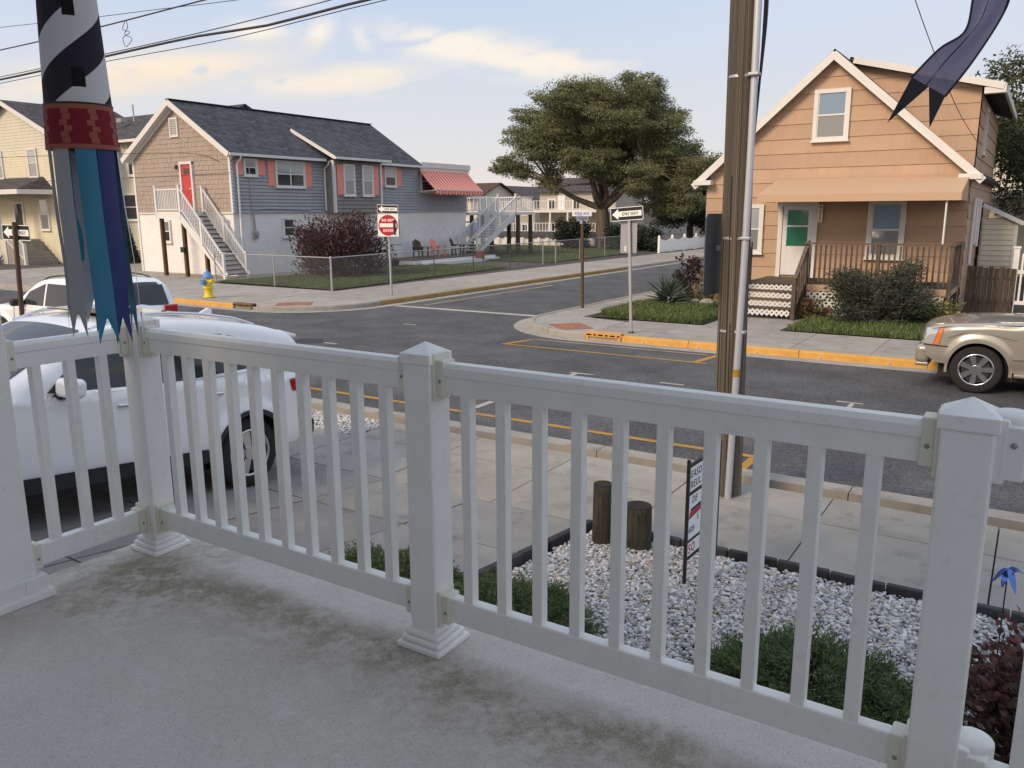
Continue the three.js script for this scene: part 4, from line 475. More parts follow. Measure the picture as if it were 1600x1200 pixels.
// ---------- street furniture ----------
const wood8 = (r0, r1, h, seg = 18) => new THREE.CylinderGeometry(r1, r0, h, seg, 6).translate(0, h / 2, 0);
{
  const t = thing('utility_pole', 'tall weathered wooden utility pole with a grey conduit strapped on', 'utility pole', [-2.48, G0 - 0.02, -7.95]);
  const g = new THREE.CylinderGeometry(0.105, 0.15, 9.4, 28, 30).translate(0, 4.7, 0), p = g.attributes.position; for (let i = 0; i < p.count; i++) { const a = Math.atan2(p.getZ(i), p.getX(i)), k = 1 + 0.035 * Math.sin(a * 5 + 1) + 0.03 * (N[2](a * 5 + 20, p.getY(i) * 0.4) - 0.5); p.setX(i, p.getX(i) * k - 0.012 * p.getY(i)); p.setZ(i, p.getZ(i) * k); } g.computeVertexNormals();
  part('pole_shaft', g, M.pole, t);
  part('crack', [bar([-0.1, 0.2, 0.11], [-0.12, 2.6, 0.1], 0.008), bar([-0.02, 1.1, 0.15], [-0.06, 3.2, 0.135], 0.006), bar([0.03, 0.4, 0.147], [0.0, 1.8, 0.142], 0.005)], M.dark, t);
  part('conduit', tubePts([[0.07, 0, 0.165], [0.09, 1.4, 0.15], [0.1, 3, 0.115], [0.09, 5, 0.09], [0.06, 8.6, 0.08]], 0.034, 40, 12), M.conduit, t);
  for (const [y, z] of [[1.72, 0], [2.62, 0], [4.1, 0]]) part('strap', [new THREE.CylinderGeometry(0.15 - 0.0045 * y, 0.152 - 0.0045 * y, 0.025, 24, 1, true).translate(-0.012 * y, y, 0), rbx(0.1, 0.03, 0.09, 0.008, 0.1, y, 0.12)], M.steel, t);
  part('warning_tag', new THREE.CylinderGeometry(0.036, 0.036, 0.075, 12, 1, true).translate(0.088, 1.32, 0.1525), M.yellowLine, t);
  part('ground_wire', [tubePts([[-0.13, 0, 0.06], [-0.15, 2, 0.05], [-0.18, 5, 0.04], [-0.2, 9, 0.03]], 0.006, 30)], M.wire, t); part('cable', [tubePts([[0.1, 3.6, 0.02], [0.13, 4.4, 0.01], [0.12, 5.2, 0], [0.05, 6.5, 0]], 0.012, 24), tubePts([[0.12, 4.1, -0.01], [0.15, 4.7, 0], [0.11, 5.6, 0.02]], 0.01, 20)], M.wire, t);
  part('crossarm', bx(2.2, 0.12, 0.1, -0.1, 8.7, -0.14), M.pole, t);
  const bd = part('back_of_sign', extr([[-0.3, 0.04], [-0.26, 0], [0.26, 0], [0.3, 0.04], [0.3, 0.74], [0.26, 0.78], [-0.26, 0.78], [-0.3, 0.74]], 0.006, 0.003), M.darkGrey, t); bd.rotation.y = H2 - 0.03; bd.position.set(-0.22, 2.07, 0.02); part('sign_bracket', bx(0.05, 0.05, 0.16, 0, 0.45, 0.07), M.steel, bd);
}
// wires
function wire(label, pts, r, group) { const o = part('overhead_wire', tubePts(pts, r, 60, 5), M.wire); tag(o, label, 'wire', group); return o; }
wire('thick black cable bundle strung along the street from the utility pole', [[-2.57, 5.75, -7.95], [-5, 5.58, -7.95], [-7.3, 5.5, -7.95], [-9.2, 5.42, -7.95], [-10, 5.45, -7.95], [-13, 5.4, -7.95], [-16, 5.34, -7.95], [-24, 5.35, -7.95], [-45, 6.1, -7.95]], 0.018);
wire('thin cable lashed above the thick black bundle', [[-2.57, 5.95, -7.93], [-7.3, 5.6, -7.93], [-9.2, 5.52, -7.93], [-10.5, 5.48, -7.93], [-13, 5.43, -7.93], [-16, 5.38, -7.93], [-24, 5.42, -7.93], [-45, 6.2, -7.93]], 0.007);
wire('thin cable drooping just beneath the thick black bundle', [[-2.57, 5.6, -7.98], [-7.3, 5.46, -7.98], [-9.6, 5.36, -7.98], [-13, 5.34, -7.98], [-16, 5.29, -7.98], [-24, 5.3, -7.98], [-45, 6.0, -7.98]], 0.006);
wire('upper black street wire carrying the spare loop', [[-2.57, 6.2, -8], [-7, 5.98, -8], [-10.2, 5.92, -8], [-13, 5.86, -8], [-16, 5.84, -8], [-24, 5.86, -8], [-45, 6.5, -8]], 0.011);
wire('thin wire high above the street bundle', [[-2.57, 6.4, -8.1], [-8, 5.85, -8.1], [-12, 6.0, -8.1], [-18, 6.35, -8.1], [-45, 7.2, -8.1]], 0.005);
wire('spare wire loop hanging between street wires', [[-12.1, 5.88, -8], [-12.16, 5.76, -7.98], [-12.02, 5.7, -8], [-12.2, 5.64, -8], [-12.1, 5.5, -7.97], [-11.98, 5.6, -8], [-12.18, 5.7, -8.02], [-12.06, 5.78, -8], [-12.08, 5.88, -8]], 0.005);
wire('service wire dropping from the pole top to the tan cottage dormer', [[-2.57, 8.8, -7.95], [-2.3, 6.9, -14], [-1.95, 5.3, -21], [-1.72, 4.7, -25.95]], 0.008);
wire('service wire from the pole top toward the house beyond the cottage', [[-2.5, 8.85, -8.0], [0.2, 6.9, -16], [2.4, 5.9, -24], [6, 6.2, -41.9]], 0.01);
wire('service wire reaching the corner of the grey house gable', [[-60, 6.6, -16], [-46, 5.75, -20], [-38, 5.75, -23], [-33, 5.65, -25.0], [-31.9, 5.3, -25.1]], 0.012); wire('lower service wire crossing the shingled gable', [[-60, 4.9, -18], [-44, 4.6, -22], [-36, 4.75, -24.9], [-31.2, 4.8, -25.05]], 0.01);
// signs
const signMat = (w, h, draw, o) => std(C(1, 1, 1), 0.45, { map: canvasTex(w, h, draw), ...o });
function oneWay(g, w, h) { g.fillStyle = '#f2f2ee'; g.fillRect(0, 0, w, h); g.fillStyle = '#15161a'; const m = h * 0.045; g.fillRect(m, m, w - 2 * m, h - 2 * m); g.fillStyle = '#f2f2ee'; g.beginPath(); g.moveTo(w * 0.05, h / 2); g.lineTo(w * 0.24, h * 0.1); g.lineTo(w * 0.24, h * 0.3); g.lineTo(w * 0.95, h * 0.3); g.lineTo(w * 0.95, h * 0.7); g.lineTo(w * 0.24, h * 0.7); g.lineTo(w * 0.24, h * 0.9); g.closePath(); g.fill(); g.fillStyle = '#15161a'; g.font = `bold ${h * 0.34}px sans-serif`; g.textAlign = 'center'; g.textBaseline = 'middle'; g.fillText('ONE WAY', w * 0.6, h * 0.505); }
const oneWayMat = signMat(720, 240, oneWay);
const rsign = (w, h, r) => { const s = new THREE.Shape(); s.moveTo(-w / 2 + r, -h / 2); s.lineTo(w / 2 - r, -h / 2); s.quadraticCurveTo(w / 2, -h / 2, w / 2, -h / 2 + r); s.lineTo(w / 2, h / 2 - r); s.quadraticCurveTo(w / 2, h / 2, w / 2 - r, h / 2); s.lineTo(-w / 2 + r, h / 2); s.quadraticCurveTo(-w / 2, h / 2, -w / 2, h / 2 - r); s.lineTo(-w / 2, -h / 2 + r); s.quadraticCurveTo(-w / 2, -h / 2, -w / 2 + r, -h / 2); return s; };
function plate(w, h, r, face, parent, p, ry = 0, rz = 0) { const o = part('sign_plate', new THREE.ExtrudeGeometry(rsign(w, h, r), { depth: 0.004, bevelEnabled: false }), M.steel, parent); o.position.set(...p); o.rotation.set(0, ry, rz); const g = new THREE.ShapeGeometry(rsign(w, h, r)), ps = g.attributes.position, uv = g.attributes.uv; for (let i = 0; i < ps.count; i++) uv.setXY(i, ps.getX(i) / w + 0.5, ps.getY(i) / h + 0.5); part('sign_face', g.translate(0, 0, 0.006), face, o); return o; }
{
  const t = thing('one_way_sign', 'black and white one way sign above a blank grey sign back on a leaning post', 'street sign', [-8.05, G0, -17.8]); part('sign_post', beam([0, 0, 0], [-0.12, 2.75, 0], 0.05, 0.06), M.steel, t); plate(0.83, 0.31, 0.03, oneWayMat, t, [-0.16, 2.8, 0.05], 0, 0.07);
  const b = plate(0.42, 0.76, 0.03, std(C(0.34, 0.34, 0.37), 0.5, { metalness: 0.3 }), t, [-0.14, 2.27, -0.05]); part('sticker', new THREE.PlaneGeometry(0.05, 0.12).translate(-0.08, -0.28, 0.009), M.white, b); part('post_base', bx(0.1, 0.05, 0.1, 0, 0.02, 0), M.darkGrey, t);
}
{
  const t = thing('do_not_enter_sign', 'red do not enter sign under a small one way sign on a steel post', 'street sign', [-19.15, G0, -21.95]); part('sign_post', beam([0, 0, 0], [-0.02, 3.1, 0], 0.06, 0.06), M.steel, t);
  plate(0.76, 0.3, 0.01, oneWayMat, t, [0, 2.97, 0.05], 0.35, -0.03); plate(0.76, 0.76, 0.03, signMat(512, 512, (g, w, h) => { g.fillStyle = '#eeeeea'; g.fillRect(0, 0, w, h); g.fillStyle = '#b3162b'; g.beginPath(); g.arc(w / 2, h / 2, w * 0.47, 0, 7); g.fill(); g.fillStyle = '#f4ece4'; g.fillRect(w * 0.09, h * 0.41, w * 0.82, h * 0.17); g.font = 'bold 84px sans-serif'; g.textAlign = 'center'; g.textBaseline = 'middle'; g.fillText('DO NOT', w / 2, h * 0.27); g.fillText('ENTER', w / 2, h * 0.73); }), t, [0, 2.42, 0.05], 0.35);
  plate(0.3, 0.5, 0.02, M.darkGrey, t, [0.25, 2.35, -0.08], 1.5);
}
{
  const t = thing('one_way_sign', 'one way sign on a leaning rust brown post at the near kerb', 'street sign', [-16.75, G0 - 0.03, -8.2]); part('sign_post', beam([0.02, 0, 0.02], [0.26, 2.75, 0.02], 0.07, 0.06), std(C(0.09, 0.05, 0.03), 0.8), t); plate(0.85, 0.29, 0.01, oneWayMat, t, [0.2, 2.55, -0.02], 0.1, -0.02);
}
{
  const t = thing('street_name_sign', 'street name blades on a tan wooden post at the corner', 'street sign', [-11.5, G0, -21.85]); part('sign_post', beam([0, 0, 0], [-0.04, 2.6, 0], 0.07, 0.07), std(C(0.42, 0.3, 0.18), 0.9, { map: woodT }), t);
  const nm = signMat(512, 128, (g, w, h) => { g.fillStyle = '#d9dbe0'; g.fillRect(0, 0, w, h); g.fillStyle = '#26408f'; g.font = 'bold 88px sans-serif'; g.textAlign = 'center'; g.textBaseline = 'middle'; g.fillText('PINE AVE', w / 2, h / 2 + 4); });
  plate(0.6, 0.16, 0.01, nm, t, [-0.04, 2.8, 0.03], 0.2); const b = plate(0.6, 0.16, 0.01, nm, t, [-0.02, 2.66, 0.03], 1.45); part('sign_bracket', new THREE.CylinderGeometry(0.04, 0.05, 0.22, 10).translate(0, -0.05, -0.03), M.steel, b);
}
{ // fire hydrant
  const t = thing('fire_hydrant', 'yellow fire hydrant with a blue bonnet', 'fire hydrant', [-24.1, G0, -18.1]); const Y = std(C(0.75, 0.55, 0.03), 0.45), B = std(C(0.1, 0.25, 0.5), 0.45); const lat = (p) => new THREE.LatheGeometry(p.map((q) => new THREE.Vector2(...q)), 20);
  part('barrel', lat([[0.001, 0], [0.2, 0], [0.2, 0.05], [0.14, 0.07], [0.13, 0.3], [0.17, 0.32], [0.17, 0.37], [0.13, 0.39], [0.14, 0.7], [0.001, 0.7]]), Y, t); part('bonnet', lat([[0.18, 0.68], [0.18, 0.73], [0.15, 0.78], [0.1, 0.87], [0.04, 0.92], [0.04, 0.98], [0.001, 0.98]]), B, t); part('nozzle', new THREE.CylinderGeometry(0.09, 0.1, 0.18, 14).rotateX(H2).translate(0, 0.55, 0.18), B, t); for (const s of [-1, 1]) part('nozzle', new THREE.CylinderGeometry(0.06, 0.07, 0.16, 12).rotateZ(H2).translate(s * 0.19, 0.58, 0), s < 0 ? M.steel : Y, t);
}
{ // chain link fence
  const t = thing('chain_link_fence', 'galvanised chain link fence around the grey house lawn', 'fence', [-22.2, G0, -22.1]), H = 1.22, P = (x, z) => [x + 22.2, 0, z + 22.1];
  const line = [[-29.4, -22.5], [-25.6, -22.35], [-22.2, -22.1], [-22.5, -25.6], [-22.75, -29], [-22.95, -32.3], [-23.1, -35.8], [-23.25, -39.4], [-23.35, -41.0], [-23.5, -44.2], [-23.7, -48], [-23.9, -52.6]]; const wires = [];
  line.forEach(([x, z], i) => { const h = i === 2 || i === 7 || i === 8 ? 0.04 : 0.026; part('fence_post', bar(P(x, z), [x + 22.2, H + 0.06, z + 22.1], h, h, 10), i > 2 && i < 7 ? M.darkGrey : M.steel, t); if (!i) return; const [a, b] = line[i - 1], A = P(a, b), B = P(x, z), L = Math.hypot(x - a, z - b); part('top_rail', bar([A[0], H, A[2]], [B[0], H, B[2]], 0.02, 0.02, 8), M.steel, t);
    for (let s = -H; s < L; s += 0.11) for (const d of [1, -1]) { let s0 = s, s1 = s + H, y0 = d > 0 ? 0.03 : H, y1 = d > 0 ? H : 0.03; if (s0 < 0) { y0 = mix(y0, y1, -s0 / H); s0 = 0; } if (s1 > L) { y1 = mix(y1, y0, (s1 - L) / (s1 - s0)); s1 = L; } const at = (q, y) => [mix(A[0], B[0], q / L), y, mix(A[2], B[2], q / L)]; wires.push(bar(at(s0, y0), at(s1, y1), 0.0022, 0.0022, 3)); } });
  stuffPart('wire_mesh', wires, M.steel, t);
}
{ const t = thing('vinyl_fence', 'low white vinyl fence with scalloped panels along the side street', 'fence', [-22.3, G0, -53.6]); for (let i = 0; i < 5; i++) { const z = -i * 2.4; part('fence_post', [bx(0.14, 1.1, 0.14, 0, 0.55, z), new THREE.ConeGeometry(0.12, 0.14, 4).rotateY(Math.PI / 4).translate(0, 1.17, z)], M.vinyl, t); if (i < 4) part('fence_panel', extr([[0.07, 0.05], [2.33, 0.05], [2.33, 1.02], [2.0, 0.92], [1.6, 0.85], [1.2, 0.83], [0.8, 0.85], [0.4, 0.92], [0.07, 1.02]], 0.05).rotateY(H2).translate(-0.025, 0, z), M.vinyl, t); } }
// ---------- plants ----------
function leafMesh(n, place, w, l, cols, o = {}) { // n small bent leaves; place() -> {p,d}; one continuous foliage mesh with per-leaf colour
  const P = [], Cc = [], I = []; const up = V(0, 1, 0), t = V(0, 0, 0), b = V(0, 0, 0); let k = 0;
  for (let i = 0; i < n; i++) { const { p, d, s = 1 } = place(i); d.normalize(); t.crossVectors(d, up); if (t.lengthSq() < 1e-3) t.set(1, 0, 0); t.normalize(); t.applyAxisAngle(d, rr(-1.4, 1.4)); b.crossVectors(t, d); const L = l * s * rr(0.7, 1.3), W = w * s * rr(0.7, 1.3), c = cols[Math.floor(rnd() * cols.length)], f = rr(0.7, 1.3);
    const pt = (u, v, h) => P.push(p[0] + d.x * u * L + t.x * v * W + b.x * h * L, p[1] + d.y * u * L + t.y * v * W + b.y * h * L, p[2] + d.z * u * L + t.z * v * W + b.z * h * L); pt(0, 0, 0); pt(0.45, -0.5, 0.06); pt(0.45, 0.5, 0.06); pt(1, 0, -0.1); for (let q = 0; q < 4; q++) Cc.push(c[0] * f, c[1] * f, c[2] * f); I.push(k, k + 1, k + 2, k + 1, k + 3, k + 2); k += 4; }
  const g = new THREE.BufferGeometry(); g.setAttribute('position', new THREE.Float32BufferAttribute(P, 3)); g.setAttribute('color', new THREE.Float32BufferAttribute(Cc, 3)); g.setIndex(I); g.computeVertexNormals(); return g;
}
const leafMat = new THREE.MeshPhysicalMaterial({ color: 0xffffff, vertexColors: true, roughness: 0.9, side: THREE.DoubleSide, transmission: 0.3, thickness: 0 });
const inEll = () => { let x, y, z; do { x = rr(-1, 1); y = rr(-1, 1); z = rr(-1, 1); } while (x * x + y * y + z * z > 1); return [x, y, z]; };
function tree(name, label, pos, ry, trunkR, forkH, clumps, perClump, w, l, cols, group, limbCol = M.pole) {
  const t = thing(name, label, 'tree', pos, ry, group); const br = [];
  const limb = (a, b, r0, r1) => { const m = [mix(a[0], b[0], 0.5) + rr(-0.3, 0.3), mix(a[1], b[1], 0.42) + rr(0, 0.25), mix(a[2], b[2], 0.5) + rr(-0.3, 0.3)]; const c = new THREE.CatmullRomCurve3([V(...a), V(...m), V(...b)]), g = new THREE.TubeGeometry(c, 8, 1, 7), p = g.attributes.position; for (let i = 0; i < p.count; i++) { const k = Math.floor(i / 8) / 8, q = c.getPointAt(Math.min(1, k)), r = mix(r0, r1, k); p.setXYZ(i, q.x + (p.getX(i) - q.x) * r, q.y + (p.getY(i) - q.y) * r, q.z + (p.getZ(i) - q.z) * r); } g.computeVertexNormals(); br.push(g); return c; };
  const tg = new THREE.CylinderGeometry(trunkR * 0.8, trunkR * 1.25, forkH + 0.1, 14, 6).translate(0, forkH / 2 - 0.05, 0); { const p = tg.attributes.position; for (let i = 0; i < p.count; i++) { const a = Math.atan2(p.getZ(i), p.getX(i)), k = 1 + 0.09 * Math.sin(a * 4 + p.getY(i)); p.setX(i, p.getX(i) * k - 0.06 * p.getY(i)); p.setZ(i, p.getZ(i) * k); } tg.computeVertexNormals(); }
  part('trunk', tg, limbCol, t);
  const mains = []; const nm = Math.min(7, clumps.length); for (let i = 0; i < nm; i++) { const c = clumps[Math.floor(i * clumps.length / nm)], e = [c[0] * 0.55, forkH + (c[1] - forkH) * 0.55, c[2] * 0.55]; mains.push(e); limb([-0.06 * forkH, forkH - 0.15, 0], e, trunkR * 0.5, trunkR * 0.24); }
  for (const c of clumps) { let m = mains[0], bd = 1e9; for (const q of mains) { const d = Math.hypot(q[0] - c[0], q[1] - c[1], q[2] - c[2]); if (d < bd) { bd = d; m = q; } } const cu = limb(m, c, trunkR * 0.2, 0.03); for (let k = 0; k < 4; k++) { const s = cu.getPointAt(rr(0.4, 1)), q = inEll(); limb(s.toArray(), [c[0] + q[0] * c[3] * 0.8, c[1] + q[1] * c[4] * 0.8, c[2] + q[2] * c[3] * 0.8], trunkR * 0.06, 0.012); } }
  part('limbs', br, limbCol, t);
  const per = []; for (const c of clumps) { const subs = Array.from({ length: 16 }, () => { const q = inEll(); return [c[0] + q[0] * c[3], c[1] + q[1] * c[4], c[2] + q[2] * c[3], rr(0.22, 0.55)]; }); const near = clumps.filter((o) => o !== c).sort((m, n) => Math.hypot(m[0] - c[0], m[1] - c[1], m[2] - c[2]) - Math.hypot(n[0] - c[0], n[1] - c[1], n[2] - c[2])).slice(0, 4); for (let i = 0; i < perClump * c[3] * c[3]; i++) per.push([c, subs[i % 16], i % 5 < 2 ? near[i % 4] : null]); }
  part('crown', leafMesh(per.length, (i) => { const [c, s, o] = per[i], q = inEll(); if (o) { const k = rnd(), z = inEll(), R = 0.8 * mix(c[3], o[3], k); return { p: [mix(c[0], o[0], k) + z[0] * R, mix(c[1], o[1], k) + z[1] * R, mix(c[2], o[2], k) + z[2] * R], d: V(z[0] + rr(-0.8, 0.8), rr(-0.8, 0.3), z[2] + rr(-0.8, 0.8)) }; } return { p: [s[0] + q[0] * c[3] * s[3], s[1] + q[1] * c[4] * s[3] * 0.9, s[2] + q[2] * c[3] * s[3]], d: V(q[0] + rr(-0.6, 0.6), rr(-0.7, 0.35), q[2] + rr(-0.6, 0.6)) }; }, w, l, cols), leafMat, t); return t;
}
{ // honey locust by the canal: clumps as (right, up, depth, half width, half height) metres about the trunk
  const k = 0.0515, cl = [[800, 255, 1.3, 0.6], [832, 240, 1.5, 0.7], [812, 216, 1.3, 0.7], [850, 205, 1.8, 0.8], [825, 180, 1.3, 0.65], [860, 170, 1.6, 0.75], [892, 156, 1.6, 0.75], [925, 152, 1.7, 0.8], [955, 160, 1.4, 0.75], [900, 190, 2, 0.9], [945, 197, 2.2, 1], [882, 225, 1.6, 0.7], [920, 238, 1.9, 0.8], [962, 226, 2, 0.9], [985, 162, 1.1, 0.9], [1002, 146, 1.1, 0.8], [990, 192, 1.6, 0.9], [1030, 178, 1.4, 0.8], [1058, 182, 1.1, 0.7], [1040, 207, 1.6, 0.8], [1012, 228, 1.7, 0.9], [1056, 237, 1.5, 0.8], [1085, 238, 1.3, 0.7], [1098, 258, 1, 0.6], [1065, 266, 1.5, 0.8], [1020, 262, 1.7, 0.9], [978, 268, 1.5, 0.8], [1085, 290, 1.1, 0.7], [1050, 300, 1.5, 0.8], [868, 272, 0.8, 0.45], [852, 288, 0.7, 0.4], [784, 264, 0.7, 0.35], [905, 262, 1.3, 0.7], [945, 272, 1.4, 0.7], [1000, 286, 1.4, 0.8], [960, 250, 1.8, 0.9], [1035, 285, 1.4, 0.8], [885, 250, 1.3, 0.6], [930, 215, 1.9, 0.9], [1010, 205, 1.8, 0.9], [870, 190, 1.5, 0.7], [1065, 320, 1.1, 0.8], [1020, 318, 1.1, 0.8], [980, 130, 0.6, 0.5], [1025, 150, 0.8, 0.6]].flatMap(([x, y, a, b], i) => [[(x - 945) * k, (388 - y) * k * 0.97, ((i * 7) % 9 - 4) * 0.75, a * 1.02, b * 1.0], [(x - 945) * k * 0.8 + rr(-0.6, 0.6), (388 - y) * k * 0.97 - 0.5, ((i * 5) % 9 - 4) * 0.8, a * 0.8, b * 0.75]]);
  tree('locust_tree', 'big spreading locust tree with layered feathery crown on the canal lawn', [-29.2, G0, -59], THREE.MathUtils.degToRad(32.7), 0.55, 3.2, cl, 1900, 0.07, 0.17, [[0.12, 0.155, 0.055], [0.15, 0.18, 0.065], [0.19, 0.195, 0.075], [0.09, 0.12, 0.05], [0.22, 0.2, 0.08]]);
  const blob = (n, R, h0, h1, s) => Array.from({ length: n }, () => { const a = rr(0, 6.3), r = R * Math.sqrt(rnd()), y = rr(h0, h1), f = 1 - 0.5 * Math.abs((y - h0) / (h1 - h0) - 0.4); return [Math.cos(a) * r * f, y, Math.sin(a) * r * f, s * rr(0.8, 1.2), s * rr(0.6, 0.9)]; });
  tree('dark_tree', 'dense dark green tree right behind the locust tree', [-26.2, G0, -70], 0, 0.3, 1.6, blob(24, 3.4, 2, 7, 1.4), 800, 0.12, 0.22, [[0.06, 0.085, 0.035], [0.08, 0.11, 0.04], [0.05, 0.07, 0.03], [0.12, 0.13, 0.05]]);
  tree('dark_tree', 'dark green tree between the locust and the tan cottage', [-19.2, G0, -66], 0, 0.25, 1.4, blob(14, 2.4, 1.8, 5.6, 1.2), 480, 0.15, 0.28, [[0.04, 0.06, 0.02], [0.05, 0.075, 0.03], [0.09, 0.09, 0.03]]);
  tree('backyard_tree', 'loose leafy tree rising behind the tan cottage', [-0.1, 0.1, -36.8], 0, 0.22, 3, blob(30, 2.5, 3.0, 8.6, 0.95), 800, 0.08, 0.17, [[0.06, 0.085, 0.03], [0.09, 0.11, 0.04], [0.045, 0.065, 0.025]]);
  const bush = (name, label, p, R, h, n, w, l, cols, cat = 'shrub', upk = 0.6, group) => { const t = thing(name, label, cat, p, 0, group); const q = []; for (let i = 0; i < 14; i++) { const a = rr(0, 6.3), r = R * rr(0.2, 0.85); q.push(bar([0, 0, 0], [Math.cos(a) * r, h * rr(0.45, 0.9), Math.sin(a) * r], 0.03 * R + 0.006, 0.005, 5)); } part('stems', q, M.greenWood, t); const tips = Array.from({ length: Math.round(26 + R * 20) }, () => { const a = rr(0, 6.3), e = rr(0.05, 1), rad = Math.sqrt(1 - (e - 0.35) ** 2 / 0.75) * rr(0.75, 1.05); return [Math.cos(a) * R * rad, h * e, Math.sin(a) * R * rad]; }); part('foliage', leafMesh(n, (i) => { const s = tips[i % tips.length], k = Math.pow(rnd(), 0.45), j = 0.24 * R; return { p: [s[0] * k + rr(-j, j), Math.max(0.03, s[1] * mix(0.55, 1, k) + rr(-j, j) * 0.8), s[2] * k + rr(-j, j)], d: V(s[0] / R + rr(-0.7, 0.7), upk + rr(-0.5, 0.5), s[2] / R + rr(-0.7, 0.7)) }; }, w, l, cols), leafMat, t); return t; };
  const DG = [[0.025, 0.04, 0.02], [0.035, 0.05, 0.025], [0.03, 0.035, 0.02]];
  bush('hedge_bush', 'dark clipped hedge bush beside the big locust trunk', [-26.6, G0, -57.5], 1.6, 1.7, 5000, 0.12, 0.22, DG); bush('hedge_bush', 'dark hedge bush next to the white vinyl fence', [-24.6, G0, -56], 1.3, 1.6, 4500, 0.12, 0.22, DG); bush('round_bush', 'rounded dark shrub in front of the corrugated bulkhead', [-31.2, G0, -57.5], 1.3, 2.2, 5000, 0.12, 0.25, DG);
  bush('red_bush', 'big dark red leaved bush on the grey house lawn', [-27.2, G0, -27.6], 2.05, 2.6, 11000, 0.07, 0.2, [[0.12, 0.03, 0.045], [0.09, 0.035, 0.04], [0.06, 0.05, 0.035], [0.045, 0.04, 0.035], [0.16, 0.05, 0.06], [0.05, 0.045, 0.03]], 'shrub', 0.9);
  bush('rounded_shrub', 'large rounded grey green shrub in front of the cottage deck', [-3.35, G0, -22.4], 1.15, 1.45, 30000, 0.03, 0.1, [[0.05, 0.065, 0.035], [0.07, 0.08, 0.045], [0.035, 0.045, 0.03], [0.09, 0.095, 0.06]], 'shrub', 0.5);
  bush('red_shrub', 'small dark red shrub behind the corner yucca', [-9.7, G0, -25.9], 0.5, 1.35, 900, 0.09, 0.14, [[0.06, 0.02, 0.025], [0.045, 0.02, 0.02], [0.08, 0.03, 0.03]]); bush('golden_shrub', 'straw coloured shrub between yucca and pole', [-8.7, G0, -25.2], 0.45, 0.95, 900, 0.02, 0.2, [[0.25, 0.2, 0.09], [0.12, 0.14, 0.05], [0.3, 0.22, 0.12]], 'shrub', 1.2);
  bush('flower_clump', 'low flowering plants left of the rounded cottage shrub', [-4.95, G0, -22.75], 0.4, 0.5, 900, 0.05, 0.1, [[0.06, 0.1, 0.03], [0.1, 0.14, 0.04], [0.3, 0.25, 0.06], [0.35, 0.1, 0.1]]); bush('flower_clump', 'low yellow flowering plants right of the rounded cottage shrub', [-1.95, G0, -22.6], 0.5, 0.7, 1100, 0.05, 0.1, [[0.06, 0.1, 0.03], [0.1, 0.14, 0.04], [0.4, 0.32, 0.08]]); bush('foundation_bush', 'low dark bush under the yellow house porch', [-53.5, 0.1, -24.2], 1.4, 0.9, 3000, 0.08, 0.15, DG.concat([[0.08, 0.04, 0.03]]));
  const cy = thing('dwarf_cypress', 'narrow cone shaped evergreen by the yellow house', 'shrub', [-45.2, 0.1, -28.6]); part('trunk', bar([0, 0, 0], [0, 1.6, 0], 0.06, 0.02), M.pole, cy); part('foliage', leafMesh(4500, () => { const y = Math.pow(rnd(), 1.3) * 2.5, r = 0.62 * (1 - y / 2.6) * Math.sqrt(rnd()) * 1.05, a = rr(0, 6.3); return { p: [Math.cos(a) * r, y + 0.05, Math.sin(a) * r], d: V(Math.cos(a), 1.2, Math.sin(a)) }; }, 0.06, 0.16, [[0.03, 0.055, 0.025], [0.04, 0.07, 0.03]]), leafMat, cy);
  const yu = thing('yucca', 'spiky green yucca at the corner of the verge', 'plant', [-9.35, G0, -23.4]); part('leaves', leafMesh(170, () => { const a = rr(0, 6.3), e = rr(0.15, 1.4); return { p: [rr(-0.06, 0.06), rr(0.02, 0.2), rr(-0.06, 0.06)], d: V(Math.cos(a) * Math.cos(e), Math.sin(e), Math.sin(a) * Math.cos(e)) }; }, 0.06, 0.85, [[0.05, 0.09, 0.045], [0.07, 0.11, 0.06], [0.04, 0.07, 0.04]]), leafMat, yu); part('stump', new THREE.CylinderGeometry(0.07, 0.1, 0.3, 8).translate(0, 0.1, 0), M.greenWood, yu);
  for (const [x, z, s, l] of [[-8.4, -24.0, 0.22, 'pale rounded garden stone nearest the yucca'], [-7.9, -24.4, 0.18, 'small pale garden stone beside the golden shrub'], [-8.9, -24.4, 0.16, 'small grey garden stone behind the yucca']]) { const g = new THREE.IcosahedronGeometry(s, 2), p = g.attributes.position; for (let i = 0; i < p.count; i++) { const k = 0.8 + 0.4 * N[2](p.getX(i) * 9 + x + 30, p.getY(i) * 9 + p.getZ(i) * 7 + 30); p.setXYZ(i, p.getX(i) * k, p.getY(i) * k * 0.7, p.getZ(i) * k); } g.computeVertexNormals(); const o = part('garden_stone', muv(g), M.concrete[3]); o.position.set(x, G0 + s * 0.4, z); tag(o, l, 'stone', 'stones beside the yucca'); }
  // junipers and barberry below the railing: sprays of fine needles on arching shoots
  const juniper = (label, x, z, R, h, n, cols, w = 0.009, l = 0.036) => { const t = thing('juniper_shrub', label, 'shrub', [x, yardY(z) - 0.04, z], 0, 'junipers under the porch railing'); const sh = [], st = []; for (let i = 0; i < n; i++) { const a = rr(0, 6.3), r = R * Math.sqrt(rnd()), e = h * (0.55 + 0.45 * (1 - (r / R) ** 2)) * rr(0.6, 1.05), a2 = a + rr(-0.9, 0.9), d = V(Math.cos(a2), rr(0.05, 0.75), Math.sin(a2)).normalize(); const b = V(Math.cos(a) * r, Math.max(0.03, e - 0.12), Math.sin(a) * r), L = rr(0.08, 0.2); sh.push([b, d, L]); if (i % 7 === 0) st.push(bar([b.x * 0.3, 0, b.z * 0.3], b.toArray(), 0.006, 0.003, 4)); } part('stems', st, M.greenWood, t);
